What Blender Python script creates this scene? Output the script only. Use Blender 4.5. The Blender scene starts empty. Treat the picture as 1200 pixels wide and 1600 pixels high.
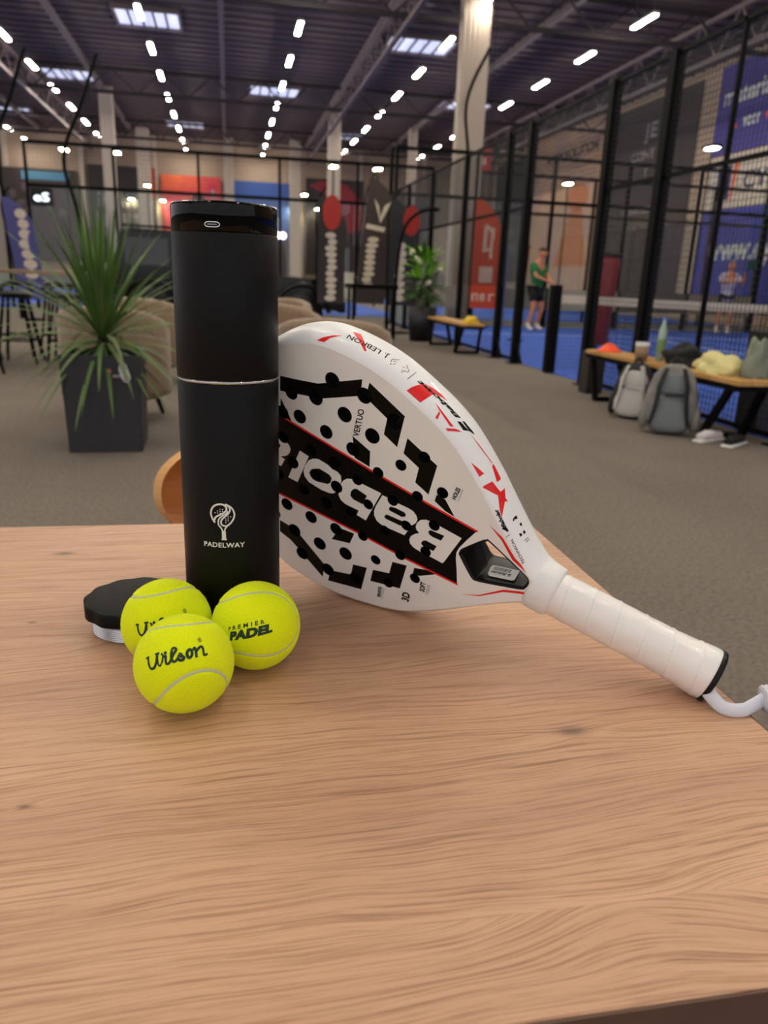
import bpy, bmesh, math, random, json
import numpy as np
from mathutils import Vector, Matrix
from mathutils.geometry import delaunay_2d_cdt
from mathutils.bvhtree import BVHTree
R_ = math.radians
random.seed(7)
S = bpy.context.scene
COL = S.collection

# ------------------------------------------------------------ camera, world, light, exposure
CAM_H = 1.0345                      # lens height above the floor; origin of the plan is under the lens
cd = bpy.data.cameras.new('camera'); cam = bpy.data.objects.new('camera', cd); COL.objects.link(cam)
cd.sensor_fit = 'VERTICAL'; cd.sensor_height = 24.0; cd.lens = 24.0*1178.16/1600
yaw, pitch, roll = 0.205613, 0.298596, 0.0373586
fw = Vector((math.sin(yaw)*math.cos(pitch), math.cos(yaw)*math.cos(pitch), -math.sin(pitch)))
r0 = Vector((math.cos(yaw), -math.sin(yaw), 0)); u0 = r0.cross(fw)
rt = r0*math.cos(roll)+u0*math.sin(roll); up = -r0*math.sin(roll)+u0*math.cos(roll)
cam.matrix_world = Matrix(((rt.x, up.x, -fw.x, 0), (rt.y, up.y, -fw.y, 0), (rt.z, up.z, -fw.z, CAM_H), (0, 0, 0, 1)))
cd.clip_start = 0.02; cd.clip_end = 300
cd.dof.use_dof = True; cd.dof.focus_distance = 0.54; cd.dof.aperture_fstop = (cd.lens/1000)/0.0028
S.camera = cam
W = bpy.data.worlds.new('hall_ambient'); S.world = W; W.use_nodes = True
W.node_tree.nodes['Background'].inputs[0].default_value = (1.0, 0.965, 0.97, 1)
W.node_tree.nodes['Background'].inputs[1].default_value = 0.78
S.view_settings.view_transform = 'Standard'; S.view_settings.look = 'None'
S.view_settings.exposure = 0.16; S.view_settings.gamma = 1.0; S.view_settings.use_curve_mapping = False
LAMP_E = 115.0          # strip light emission
FLOOD_E = 120.0

# ------------------------------------------------------------ helpers
def lin(c):
    c = c.lstrip('#'); v = [int(c[i:i+2], 16)/255 for i in (0, 2, 4)]
    return tuple(x/12.92 if x <= .04045 else ((x+.055)/1.055)**2.4 for x in v)+(1,)
def mat(name, color, rough=.5, metal=0, noise=None, nscale=20, bump=0, bscale=200, spec=.5, emit=None, es=0, coat=0, sheen=0, subs=0):
    m = bpy.data.materials.new(name); m.use_nodes = True; nt = m.node_tree; N = nt.nodes; L = nt.links
    b = N['Principled BSDF']; c = lin(color) if isinstance(color, str) else tuple(color)
    b.inputs['Base Color'].default_value = c; b.inputs['Roughness'].default_value = rough; b.inputs['Metallic'].default_value = metal
    b.inputs['Specular IOR Level'].default_value = spec; b.inputs['Coat Weight'].default_value = coat
    b.inputs['Sheen Weight'].default_value = sheen
    if subs: b.inputs['Subsurface Weight'].default_value = subs; b.inputs['Subsurface Radius'].default_value = (.004, .003, .002)
    if emit: b.inputs['Emission Color'].default_value = lin(emit); b.inputs['Emission Strength'].default_value = es
    if noise or bump:
        tc = N.new('ShaderNodeTexCoord')
    if noise:
        n = N.new('ShaderNodeTexNoise'); n.inputs['Scale'].default_value = nscale; n.inputs['Detail'].default_value = 5
        L.new(tc.outputs['Object'], n.inputs['Vector'])
        mx = N.new('ShaderNodeMix'); mx.data_type = 'RGBA'; mx.inputs[6].default_value = c; mx.inputs[7].default_value = lin(noise)
        rp = N.new('ShaderNodeMapRange'); rp.inputs[1].default_value = .35; rp.inputs[2].default_value = .65
        L.new(n.outputs['Fac'], rp.inputs[0]); L.new(rp.outputs[0], mx.inputs[0]); L.new(mx.outputs[2], b.inputs['Base Color'])
    if bump:
        n2 = N.new('ShaderNodeTexNoise'); n2.inputs['Scale'].default_value = bscale; n2.inputs['Detail'].default_value = 3
        L.new(tc.outputs['Object'], n2.inputs['Vector'])
        bp = N.new('ShaderNodeBump'); bp.inputs['Strength'].default_value = bump; bp.inputs['Distance'].default_value = .001
        L.new(n2.outputs['Fac'], bp.inputs['Height']); L.new(bp.outputs[0], b.inputs['Normal'])
    return m
def bm_obj(name, bm, m=None, parent=None, smooth=False, kind=None, label=None):
    me = bpy.data.meshes.new(name); bm.normal_update(); bm.to_mesh(me); bm.free()
    return me_obj(name, me, m, parent, smooth, kind, label)
def me_obj(name, me, m=None, parent=None, smooth=False, kind=None, label=None):
    for x in (m if isinstance(m, (list, tuple)) else [m] if m else []): me.materials.append(x)
    if smooth: me.polygons.foreach_set('use_smooth', [True]*len(me.polygons))
    o = bpy.data.objects.new(name, me); COL.objects.link(o)
    if parent: o.parent = parent
    if kind: o['kind'] = kind
    if label: o['label'] = label
    return o
def raw(name, verts, faces, m=None, parent=None, smooth=False, kind=None, label=None, mi=None):
    me = bpy.data.meshes.new(name); me.from_pydata([tuple(v) for v in verts], [], faces); me.update()
    if mi: me.polygons.foreach_set('material_index', mi)
    return me_obj(name, me, m, parent, smooth, kind, label)
def empty(name, loc=(0, 0, 0), rz=0, mw=None):
    o = bpy.data.objects.new(name, None); COL.objects.link(o); o.empty_display_size = .05
    if mw is not None: o.matrix_world = mw
    else: o.location = loc; o.rotation_euler = (0, 0, rz)
    return o
def tag(o, label, cat, group=None):
    o['label'] = label; o['category'] = cat
    if group: o['group'] = group
    return o
def thing(name, label, cat, loc=(0, 0, 0), rz=0, group=None, mw=None): return tag(empty(name, loc, rz, mw), label, cat, group)
def copy_tree(o, parent=None):
    c = o.copy(); COL.objects.link(c); c.parent = parent
    if parent: c.matrix_parent_inverse = o.matrix_parent_inverse
    for ch in [x for x in bpy.data.objects if x.parent == o]: copy_tree(ch, c)
    return c
def box(bm, a, b, mi=0, bev=0):
    x0, y0, z0 = a; x1, y1, z1 = b
    vs = [bm.verts.new(p) for p in ((x0, y0, z0), (x1, y0, z0), (x1, y1, z0), (x0, y1, z0), (x0, y0, z1), (x1, y0, z1), (x1, y1, z1), (x0, y1, z1))]
    fs = [bm.faces.new([vs[i] for i in f]) for f in ((3, 2, 1, 0), (4, 5, 6, 7), (0, 1, 5, 4), (1, 2, 6, 5), (2, 3, 7, 6), (3, 0, 4, 7))]
    for f in fs: f.material_index = mi
    if bev:
        es = list({e for f in fs for e in f.edges})
        r = bmesh.ops.bevel(bm, geom=es, offset=bev, segments=2, affect='EDGES', profile=.6)
        for f in r['faces']: f.material_index = mi
def bar(bm, p, q, w, h=None, mi=0, upv=(0, 0, 1)):
    p = Vector(p); q = Vector(q); h = h or w; d = (q-p).normalized(); upv = Vector(upv)
    if abs(d.dot(upv)) > .98: upv = Vector((0, 1, 0))
    s = d.cross(upv).normalized(); t = s.cross(d)
    vs = [bm.verts.new(c+s*a*w/2+t*b*h/2) for c in (p, q) for a, b in ((-1, -1), (1, -1), (1, 1), (-1, 1))]
    for f in ((3, 2, 1, 0), (4, 5, 6, 7), (0, 1, 5, 4), (1, 2, 6, 5), (2, 3, 7, 6), (3, 0, 4, 7)): bm.faces.new([vs[i] for i in f]).material_index = mi
def tube(bm, pts, rad, n=10, mi=0, cap=True, flat=1.0):
    pts = [Vector(p) for p in pts]; rings = []; k = len(pts)
    rad = rad if isinstance(rad, (list, tuple)) else [rad]*k
    prev = None
    for i, p in enumerate(pts):
        d = (pts[min(i+1, k-1)]-pts[max(i-1, 0)]).normalized()
        s = d.cross(Vector((0, 0, 1))) if prev is None else prev-d*prev.dot(d)
        if s.length < 1e-4: s = d.cross(Vector((1, 0, 0)))
        s.normalize(); prev = s; t = s.cross(d)
        rings.append([bm.verts.new(p+(s*math.cos(2*math.pi*j/n)+t*flat*math.sin(2*math.pi*j/n))*rad[i]) for j in range(n)])
    for a, b in zip(rings, rings[1:]):
        for j in range(n): bm.faces.new((a[j], a[(j+1) % n], b[(j+1) % n], b[j])).material_index = mi
    if cap: bm.faces.new(rings[0][::-1]).material_index = mi; bm.faces.new(rings[-1]).material_index = mi
def lathe(bm, prof, n=64, c=(0, 0), mi=0, capb=True, capt=True, shape=None):
    rings = []
    for r, z in prof:
        rings.append([bm.verts.new((c[0]+r*(shape(a, z) if shape else 1)*math.cos(a), c[1]+r*(shape(a, z) if shape else 1)*math.sin(a), z)) for a in [2*math.pi*j/n for j in range(n)]])
    for a, b in zip(rings, rings[1:]):
        for j in range(n): bm.faces.new((a[j], a[(j+1) % n], b[(j+1) % n], b[j])).material_index = mi
    if capb: bm.faces.new(rings[0][::-1]).material_index = mi
    if capt: bm.faces.new(rings[-1]).material_index = mi
def new(): return bmesh.new()
def mark(o, kind='structure'): o['kind'] = kind; return o
def smooth_pts(pts, n=6):
    out = []; k = len(pts)
    for i in range(k-1):
        p0, p1, p2, p3 = [Vector(pts[max(0, min(k-1, j))]) for j in (i-1, i, i+1, i+2)]
        for s in range(n):
            t = s/n; out.append(.5*((2*p1)+(p2-p0)*t+(2*p0-5*p1+4*p2-p3)*t*t+(3*p1-p0-3*p2+p3)*t**3))
    out.append(Vector(pts[-1])); return out
_txt = {}
def glyphs(s, bold=0.0, shear=0.0, space=1.0):
    """flat triangles of a line of type, baseline from x=0 to x=1, y in the same unit; also cap height"""
    k = (s, bold, shear, space)
    if k in _txt: return _txt[k]
    cu = bpy.data.curves.new('t', 'FONT'); cu.body = s; cu.size = 1; cu.offset = bold; cu.shear = shear; cu.space_character = space; cu.resolution_u = 3
    o = bpy.data.objects.new('t', cu); me = o.to_mesh()
    v = [(p.co.x, p.co.y) for p in me.vertices]; f = [tuple(p.vertices) for p in me.polygons]
    o.to_mesh_clear(); bpy.data.objects.remove(o); bpy.data.curves.remove(cu)
    x0 = min(p[0] for p in v); x1 = max(p[0] for p in v); w = x1-x0; y0 = min(p[1] for p in v if 1)
    v = [((x-x0)/w, y/w) for x, y in v]; cap = .70/w
    tr = []
    for q in f:
        for i in range(1, len(q)-1): tr.append((q[0], q[i], q[i+1]))
    _txt[k] = (v, tr, cap); return _txt[k]
def ribbon(pts, w, closed=False):
    """2D stroke of width w (number or list) as verts, faces"""
    k = len(pts); w = w if isinstance(w, list) else [w]*k; V = []; F = []
    for i, p in enumerate(pts):
        a = pts[i-1] if i > 0 else (pts[-2] if closed else p); b = pts[i+1] if i < k-1 else (pts[1] if closed else p)
        dx, dy = b[0]-a[0], b[1]-a[1]; l = math.hypot(dx, dy) or 1
        V += [(p[0]-dy/l*w[i]/2, p[1]+dx/l*w[i]/2), (p[0]+dy/l*w[i]/2, p[1]-dx/l*w[i]/2)]
    for i in range(k-1): F.append((2*i, 2*i+1, 2*i+3, 2*i+2))
    return V, F
class Decal:
    """collects flat artwork and lays it on a surface through a mapping"""
    def __init__(s): s.V = []; s.F = []
    def add(s, V, F):
        n = len(s.V); s.V += list(V); s.F += [tuple(i+n for i in f) for f in F]
    def stroke(s, pts, w, closed=False): s.add(*ribbon(pts, w, closed))
    def disc(s, c, r, n=10, ry=None):
        s.add([(c[0]+r*math.cos(6.2832*i/n), c[1]+(ry or r)*math.sin(6.2832*i/n)) for i in range(n)], [tuple(range(n))])
    def text(s, t, a, b, c, bold=0, shear=0, space=1):
        v, f, cap = glyphs(t, bold, shear, space); bx, by = b[0]-a[0], b[1]-a[1]; cx, cy = c[0]-a[0], c[1]-a[1]
        s.add([(a[0]+x*bx+y/cap*cx, a[1]+x*by+y/cap*cy) for x, y in v], f)
    def build(s, name, mp, m, parent=None, kind=None, label=None):
        return raw(name, [mp(*p) for p in s.V], s.F, m, parent, kind=kind, label=label)
def inside(p, loop):
    x, y = p; c = False; n = len(loop); j = n-1
    for i in range(n):
        xi, yi = loop[i]; xj, yj = loop[j]
        if (yi > y) != (yj > y) and x < (xj-xi)*(y-yi)/(yj-yi)+xi: c = not c
        j = i
    return c
def cdt(loops, pts=()):
    V = []; E = []
    for lp in loops:
        n = len(V); V += [Vector(p) for p in lp]; E += [(n+i, n+(i+1) % len(lp)) for i in range(len(lp))]
    V += [Vector(p) for p in pts]
    r = delaunay_2d_cdt(V, E, [], 0, 1e-6); return r[0], r[2]

# ------------------------------------------------------------ materials
M = {}
M['black_metal'] = mat('black_powder_coat', '#060506', .6, spec=.1)
M['black_plastic'] = mat('black_plastic', '#060607', .4, spec=.3)
M['matte_black'] = mat('matte_black_coat', '#030303', .36, bump=.3, bscale=2600, spec=.2)
M['gloss_black'] = mat('gloss_black', '#020202', .06, spec=.22)
M['steel'] = mat('brushed_steel', '#c8c8ca', .25, metal=1)
M['white'] = mat('white_paint', '#ecebe8', .5)
M['white_lacquer'] = mat('racket_white_lacquer', '#fafafa', .38, bump=.06, bscale=900, coat=.15)
M['ink_black'] = mat('black_print', '#060606', .5, spec=.15)
M['ink_red'] = mat('red_print', '#ee1014', .4)
M['ink_white'] = mat('white_print', '#e9e9e6', .5)
M['ink_grey'] = mat('grey_print', '#8a8a8a', .5)
M['ink_green'] = mat('dark_green_ball_ink', '#1f3a2c', .85)
M['grip'] = mat('pearl_white_grip', '#f7f4f0', .28, bump=.12, bscale=700, coat=.25, subs=.05)
M['collar'] = mat('white_rubber', '#f0efee', .5, subs=.05)
M['strap'] = mat('white_cord', '#e2e4f0', .7, bump=.5, bscale=900)
M['foam'] = mat('black_foam', '#070708', .4, spec=.3)
M['beige'] = mat('beige_upholstery', '#8d7660', .9, noise='#7e6852', nscale=30, bump=.4, bscale=300, sheen=.3)
M['ply_face'] = mat('orange_plywood_face', '#b4692b', .4, noise='#a25b22', nscale=7)
M['ply_edge'] = mat('light_plywood_edge', '#e3a96a', .5)
M['planter'] = mat('dark_grey_planter', '#2c2c30', .6)
M['pot_black'] = mat('black_pot', '#0c0c0e', .5)
M['soil'] = mat('potting_soil', '#1c1612', .95, bump=1, bscale=60)
M['leaf'] = mat('narrow_leaf_green', '#40602a', .45, noise='#58782f', nscale=3)
M['leaf_dry'] = mat('arching_leaf_green', '#6f8250', .5, noise='#53663a', nscale=3)
M['leaf_bright'] = mat('bright_leaf_green', '#5f9a14', .4, noise='#7cbc1c', nscale=4)
M['leaf_dark'] = mat('dark_leaf_green', '#2c4a18', .45, noise='#45661f', nscale=4)
M['flower'] = mat('cream_flower', '#e0ddc0', .6)
M['steel_white'] = mat('pale_cladding', '#b7a99c', .6)
M['roof'] = mat('dark_roof_deck', '#6c5a5a', .8)
M['roof_rib'] = mat('roof_rib_steel', '#4c4044', .7)
M['beam'] = mat('roof_beam_steel', '#6b5d62', .6)
M['beam_dark'] = mat('dark_roof_beam', '#2c2529', .7)
M['wall'] = mat('beige_wall_panel', '#a08c7c', .85)
M['lamp'] = mat('lamp_diffuser', '#fff3d0', .5, emit='#fff5e2', es=LAMP_E)
M['flood'] = mat('flood_diffuser', '#fff3d0', .5, emit='#fff0b8', es=FLOOD_E)
M['lamp_body'] = mat('lamp_housing', '#b9b3b0', .5)
M['sky_glass'] = mat('skylight_glass', '#d5dcf2', .4, emit='#cdd2f0', es=.95)
M['red_pad'] = mat('dark_red_vinyl', '#7c0b16', .35)
M['bench_wood'] = mat('bench_pine', '#c99c5c', .55, noise='#b98a4a', nscale=6)
M['blue'] = mat('blue_court_turf', '#2f5ec4', .85, noise='#2850b0', nscale=8)
M['line'] = mat('court_line_white', '#c9d0e6', .8)
M['mesh'] = mat('black_fence_wire', '#0e0e10', .5)
M['cream_band'] = mat('net_band_cream', '#cfc3ae', .8)
M['net'] = mat('black_netting', '#141416', .8)
M['skin'] = mat('skin', '#d08a66', .55, subs=.1)
M['green_shirt'] = mat('green_sports_shirt', '#17703a', .8)
M['black_cloth'] = mat('black_cloth', '#101013', .85)
M['white_cloth'] = mat('white_cloth', '#d9d3d2', .8)
M['blue_white_cloth'] = mat('pale_shirt', '#b9b6cf', .8)
M['hair'] = mat('short_brown_hair', '#4a2c1c', .8)
M['yellow_cloth'] = mat('pale_yellow_cloth', '#d8cf92', .9)
M['grey_cloth'] = mat('grey_green_cloth', '#7f8577', .9)
M['orange'] = mat('orange_cone_plastic', '#ff5a22', .5)
M['yellow'] = mat('yellow_fabric', '#e0b92c', .7)
M['pack_grey'] = mat('grey_nylon', '#8b8782', .75, noise='#75716c', nscale=14)
M['pack_light'] = mat('light_grey_nylon', '#c3c1bc', .7)
M['pack_dark'] = mat('black_nylon', '#17171a', .7)
M['brown_vinyl'] = mat('dark_brown_bin', '#2d2622', .6)
M['car'] = mat('black_car_paint', '#050507', .15, spec=.4)
M['car_glass'] = mat('dark_car_glass', '#0c0f14', .05, coat=.5)
M['car_light'] = mat('car_lamp_glow', '#ffe9e2', .3, emit='#ffd9cc', es=5)
def glass():
    m = bpy.data.materials.new('thin_clear_glass'); m.use_nodes = True; nt = m.node_tree; N = nt.nodes; L = nt.links; N.clear()
    o = N.new('ShaderNodeOutputMaterial'); mx = N.new('ShaderNodeMixShader'); t = N.new('ShaderNodeBsdfTransparent'); g = N.new('ShaderNodeBsdfGlossy')
    t.inputs[0].default_value = (.90, .92, .92, 1); g.inputs['Roughness'].default_value = .02
    fr = N.new('ShaderNodeFresnel'); fr.inputs[0].default_value = 1.5
    L.new(fr.outputs[0], mx.inputs[0]); L.new(t.outputs[0], mx.inputs[1]); L.new(g.outputs[0], mx.inputs[2]); L.new(mx.outputs[0], o.inputs[0]); return m
M['glass'] = glass()
def carpet():
    m = mat('grey_carpet', '#6f6964', .95); nt = m.node_tree; N = nt.nodes; L = nt.links; b = N['Principled BSDF']; b.inputs['Specular IOR Level'].default_value = .15
    tc = N.new('ShaderNodeTexCoord'); a = N.new('ShaderNodeTexNoise'); a.inputs['Scale'].default_value = 1.3; a.inputs['Detail'].default_value = 6
    c = N.new('ShaderNodeTexNoise'); c.inputs['Scale'].default_value = 55; c.inputs['Detail'].default_value = 4; c.inputs['Roughness'].default_value = .7
    for n in (a, c): L.new(tc.outputs['Object'], n.inputs['Vector'])
    ma = N.new('ShaderNodeMix'); ma.data_type = 'RGBA'; ma.inputs[6].default_value = lin('#7e756c'); ma.inputs[7].default_value = lin('#6d655d')
    L.new(a.outputs['Fac'], ma.inputs[0])
    mr = N.new('ShaderNodeMapRange'); mr.inputs[1].default_value = .38; mr.inputs[2].default_value = .62; mr.inputs[3].default_value = .78; mr.inputs[4].default_value = 1.2
    L.new(c.outputs['Fac'], mr.inputs[0])
    mu = N.new('ShaderNodeMix'); mu.data_type = 'RGBA'; mu.blend_type = 'MULTIPLY'; mu.inputs[0].default_value = 1
    L.new(ma.outputs[2], mu.inputs[6]); L.new(mr.outputs[0], mu.inputs[7]); L.new(mu.outputs[2], b.inputs['Base Color'])
    bp = N.new('ShaderNodeBump'); bp.inputs['Strength'].default_value = .5; bp.inputs['Distance'].default_value = .004
    L.new(c.outputs['Fac'], bp.inputs['Height']); L.new(bp.outputs[0], b.inputs['Normal']); return m
M['carpet'] = carpet()
def oak():
    m = mat('light_oak_laminate', '#cfa37c', .42); nt = m.node_tree; N = nt.nodes; L = nt.links; b = N['Principled BSDF']
    b.inputs['Specular IOR Level'].default_value = .45
    def nd(t, **k):
        n = N.new(t)
        for a, v in k.items(): setattr(n, a, v)
        return n
    tc = nd('ShaderNodeTexCoord')
    def noise(sc, det, vec, rough=.5):
        n = nd('ShaderNodeTexNoise'); n.inputs['Scale'].default_value = sc; n.inputs['Detail'].default_value = det; n.inputs['Roughness'].default_value = rough
        L.new(vec, n.inputs['Vector']); return n.outputs['Fac']
    def mapping(sc, loc=(0, 0, 0)):
        mp = nd('ShaderNodeMapping'); mp.inputs['Scale'].default_value = sc; mp.inputs['Location'].default_value = loc; return mp
    def mth(op, a, bb=None, c=None):
        n = nd('ShaderNodeMath', operation=op)
        for i, x in enumerate((a, bb, c)):
            if x is None: continue
            if isinstance(x, (int, float)): n.inputs[i].default_value = x
            else: L.new(x, n.inputs[i])
        return n.outputs[0]
    # slow wander of the grain plus swirls round the knots
    m1 = mapping((2.2, 5.0, 1)); L.new(tc.outputs['Object'], m1.inputs[0]); w1 = noise(1.0, 3, m1.outputs[0])
    sep = nd('ShaderNodeSeparateXYZ'); L.new(tc.outputs['Object'], sep.inputs[0])
    y = mth('ADD', sep.outputs[1], mth('MULTIPLY', mth('SUBTRACT', w1, .5), .075))
    y = mth('ADD', y, mth('MULTIPLY', sep.outputs[0], -.05))
    kn = None
    for kx, ky, kr in ((-.136, -.469, .013), (-.536, -.094, .012), (-.471, -.501, .005), (-.168, -.61, .030), (-.526, -.261, .004), (-.40, -.30, .04)):
        dx = mth('MULTIPLY', mth('SUBTRACT', sep.outputs[0], kx), .45); dy = mth('SUBTRACT', sep.outputs[1], ky)
        d2 = mth('DIVIDE', mth('ADD', mth('MULTIPLY', dx, dx), mth('MULTIPLY', dy, dy)), kr*kr)
        g = mth('EXPONENT', mth('MULTIPLY', d2, -1.0))
        y = mth('ADD', y, mth('MULTIPLY', mth('MULTIPLY', g, mth('SIGN', dy)), kr*.55))
        if kr < .02:
            gd = mth('EXPONENT', mth('MULTIPLY', d2, -7.0)); kn = gd if kn is None else mth('ADD', kn, gd)
    cb = nd('ShaderNodeCombineXYZ'); L.new(sep.outputs[0], cb.inputs[0]); L.new(y, cb.inputs[1]); L.new(sep.outputs[2], cb.inputs[2])
    mA = mapping((9, 560, 9)); L.new(cb.outputs[0], mA.inputs[0]); fa = noise(1, 6, mA.outputs[0], .65)      # growth lines
    mB = mapping((22, 1300, 22)); L.new(cb.outputs[0], mB.inputs[0]); fb = noise(1, 3, mB.outputs[0], .6)     # pores
    mC = mapping((1.6, 16, 3)); L.new(cb.outputs[0], mC.inputs[0]); fc = noise(1, 4, mC.outputs[0])          # broad tone
    def rng(v, a, c, d, e):
        n = nd('ShaderNodeMapRange'); n.inputs[1].default_value = a; n.inputs[2].default_value = c; n.inputs[3].default_value = d; n.inputs[4].default_value = e
        L.new(v, n.inputs[0]); return n.outputs[0]
    base = nd('ShaderNodeMix', data_type='RGBA'); base.inputs[6].default_value = lin('#c3977a'); base.inputs[7].default_value = lin('#d9ad8c')
    L.new(rng(fc, .3, .7, 0, 1), base.inputs[0])
    dk = nd('ShaderNodeMix', data_type='RGBA'); dk.inputs[7].default_value = lin('#8a5f42'); L.new(base.outputs[2], dk.inputs[6])
    L.new(rng(fa, .50, .64, 0, .56), dk.inputs[0])
    dk2 = nd('ShaderNodeMix', data_type='RGBA'); dk2.inputs[7].default_value = lin('#7a5036'); L.new(dk.outputs[2], dk2.inputs[6])
    L.new(rng(fb, .52, .70, 0, .55), dk2.inputs[0])
    k = nd('ShaderNodeMix', data_type='RGBA'); k.inputs[7].default_value = lin('#5b4436'); L.new(dk2.outputs[2], k.inputs[6]); L.new(mth('MULTIPLY', kn, .8), k.inputs[0])
    L.new(k.outputs[2], b.inputs['Base Color'])
    bp = nd('ShaderNodeBump'); bp.inputs['Strength'].default_value = .25; bp.inputs['Distance'].default_value = .0006
    L.new(mth('SUBTRACT', 1, mth('MULTIPLY', fb, .6)), bp.inputs['Height']); L.new(bp.outputs[0], b.inputs['Normal'])
    L.new(rng(fa, .4, .7, .4, .55), b.inputs['Roughness'])
    return m
M['oak'] = oak()
M['oak_edge'] = mat('shade_painted_edge_band', '#6b4c3d', .6, noise='#5a3e32', nscale=9)  # shade on the table edge is put into this dark brown
def felt():
    m = mat('yellow_ball_felt', '#e6fa00', .95, sheen=.35); nt = m.node_tree; N = nt.nodes; L = nt.links; b = N['Principled BSDF']; b.inputs['Specular IOR Level'].default_value = .1
    b.inputs['Sheen Tint'].default_value = (.8, 1, .2, 1)
    tc = N.new('ShaderNodeTexCoord'); n = N.new('ShaderNodeTexNoise'); n.inputs['Scale'].default_value = 1100; n.inputs['Detail'].default_value = 6; n.inputs['Roughness'].default_value = .7
    L.new(tc.outputs['Object'], n.inputs['Vector'])
    mx = N.new('ShaderNodeMix'); mx.data_type = 'RGBA'; mx.inputs[6].default_value = lin('#e2f600'); mx.inputs[7].default_value = lin('#f6ff20')
    r = N.new('ShaderNodeMapRange'); r.inputs[1].default_value = .35; r.inputs[2].default_value = .6; L.new(n.outputs['Fac'], r.inputs[0]); L.new(r.outputs[0], mx.inputs[0]); L.new(mx.outputs[2], b.inputs['Base Color'])
    bp = N.new('ShaderNodeBump'); bp.inputs['Strength'].default_value = .7; bp.inputs['Distance'].default_value = .0006; L.new(n.outputs['Fac'], bp.inputs['Height']); L.new(bp.outputs[0], b.inputs['Normal']); return m
M['felt'] = felt()
M['seam'] = mat('ball_seam_rubber', '#c9cf9f', .7)

# ------------------------------------------------------------ the hall (floor, courts, walls, roof)
CW = '#'
b = new(); box(b, (-22, -6, -.12), (17, 50, 0)); mark(bm_obj('floor', b, M['carpet']))
def court(x0, y0, x1, y1):
    b = new(); box(b, (x0, y0, .001), (x1, y1, .012)); t = mark(bm_obj('floor', b, M['blue']))
    b = new()
    for yy in (y0+3, y1-3): box(b, (x0, yy-.03, .012), (x1, yy+.03, .0145))
    xm = (x0+x1)/2; box(b, (xm-.03, y0+3.03, .012), (xm+.03, y1-3.03, .0145))
    bm_obj('court_line', b, M['line'], t)
court(3.9, -1.1, 13.85, 18.85); court(-4.6, 22.1, 5.2, 42.0); court(6.9, 22.1, 16.4, 42.0); court(-15.5, 22.1, -5.6, 42.0)
b = new(); box(b, (16.5, -6, 0), (16.8, 50, 9)); mark(bm_obj('wall_right', b, mat('beige_side_wall', '#c0a892', .85)))
b = new(); box(b, (-22, 49.2, 0), (16.5, 49.5, 9)); mark(bm_obj('wall_back', b, M['wall']))
# wall panel joints on the back wall
b = new()
for x in range(-20, 17, 4): box(b, (x-.12, 49.0, 0), (x+.12, 49.2, 8.4))
mark(bm_obj('trim_1', b, M['steel_white']))
CZ = 8.43
b = new(); box(b, (-22, -6, CZ), (16.8, 50, CZ+.1)); ceil = mark(bm_obj('ceiling', b, M['roof']))
b = new()
y = 1.0
while y < 49:
    box(b, (-22, y, CZ-.05), (16.5, y+.07, CZ)); y += .62
bm_obj('deck_rib', b, M['roof_rib'], ceil, kind='stuff')
def beam(name, p, q, w, h, m):
    b = new(); bar(b, p, q, w, h); return mark(bm_obj(name, b, m))
for x, m in ((-.03, 'beam'), (4.65, 'beam'), (-5.0, 'beam'), (9.3, 'beam'), (-9.9, 'beam')):
    beam('ceiling_beam', (x, 2, CZ-.12), (x, 49, CZ-.12), .16, .2, M[m])
def truss(x0, y0, x1, y1, zb, h, n, m):
    r = empty('ceiling_truss', (0, 0, 0)); mark(r)
    b = new(); bar(b, (x0, y0, zb), (x1, y1, zb), .12, .12); bm_obj('lower_chord', b, m, r)
    b = new(); bar(b, (x0, y0, zb+h), (x1, y1, zb+h), .12, .12); bm_obj('upper_chord', b, m, r)
    for i in range(n):
        t0, t1 = i/n, (i+1)/n; tm = (t0+t1)/2
        P = lambda t, z: (x0+(x1-x0)*t, y0+(y1-y0)*t, z)
        b = new(); bar(b, P(t0, zb+h), P(tm, zb), .05); bar(b, P(tm, zb), P(t1, zb+h), .05); bm_obj('diagonal', b, m, r)
for yy in (10, 21.6, 33.5, 44.0): truss(-21, yy, 16.4, yy, CZ-.95, .8, 20, M['beam_dark'])
truss(4.65, 3, 4.65, 48, CZ-1.1, .8, 26, M['beam']); truss(13.2, 3, 13.2, 48, CZ-1.3, 1.0, 26, M['beam']); truss(-7.2, 3, -7.2, 48, CZ-1.1, .8, 26, M['beam'])
k = 1
for x0, x1, y0, y1 in ((-3.1, -1.3, 26.3, 28.0), (-6.9, -5.1, 34.4, 36.2), (1.1, 3.0, 34.4, 36.2), (-2.9, -1.1, 43.4, 45.2), (5.2, 7.3, 26.3, 28.0), (9.1, 11.2, 34.2, 35.8), (5.3, 7.1, 43.4, 45.2), (-11.2, -9.3, 43.0, 44.8)):
    r = mark(empty('window_%d' % k)); k += 1
    b = new(); box(b, (x0, y0, CZ-.075), (x1, y1, CZ-.06)); bm_obj('pane', b, M['sky_glass'], r)
    for i in range(1, 5):
        xx = x0+(x1-x0)*i/5; b = new(); box(b, (xx-.035, y0, CZ-.11), (xx+.035, y1, CZ-.076)); bm_obj('glazing_bar', b, M['beam'], r)
    b = new()
    for a, c in (((x0-.08, y0-.08), (x1+.08, y0)), ((x0-.08, y1), (x1+.08, y1+.08)), ((x0-.08, y0), (x0, y1)), ((x1, y0), (x1+.08, y1))): box(b, (a[0], a[1], CZ-.16), (c[0], c[1], CZ-.01))
    bm_obj('window_frame', b, M['beam'], r)
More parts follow.
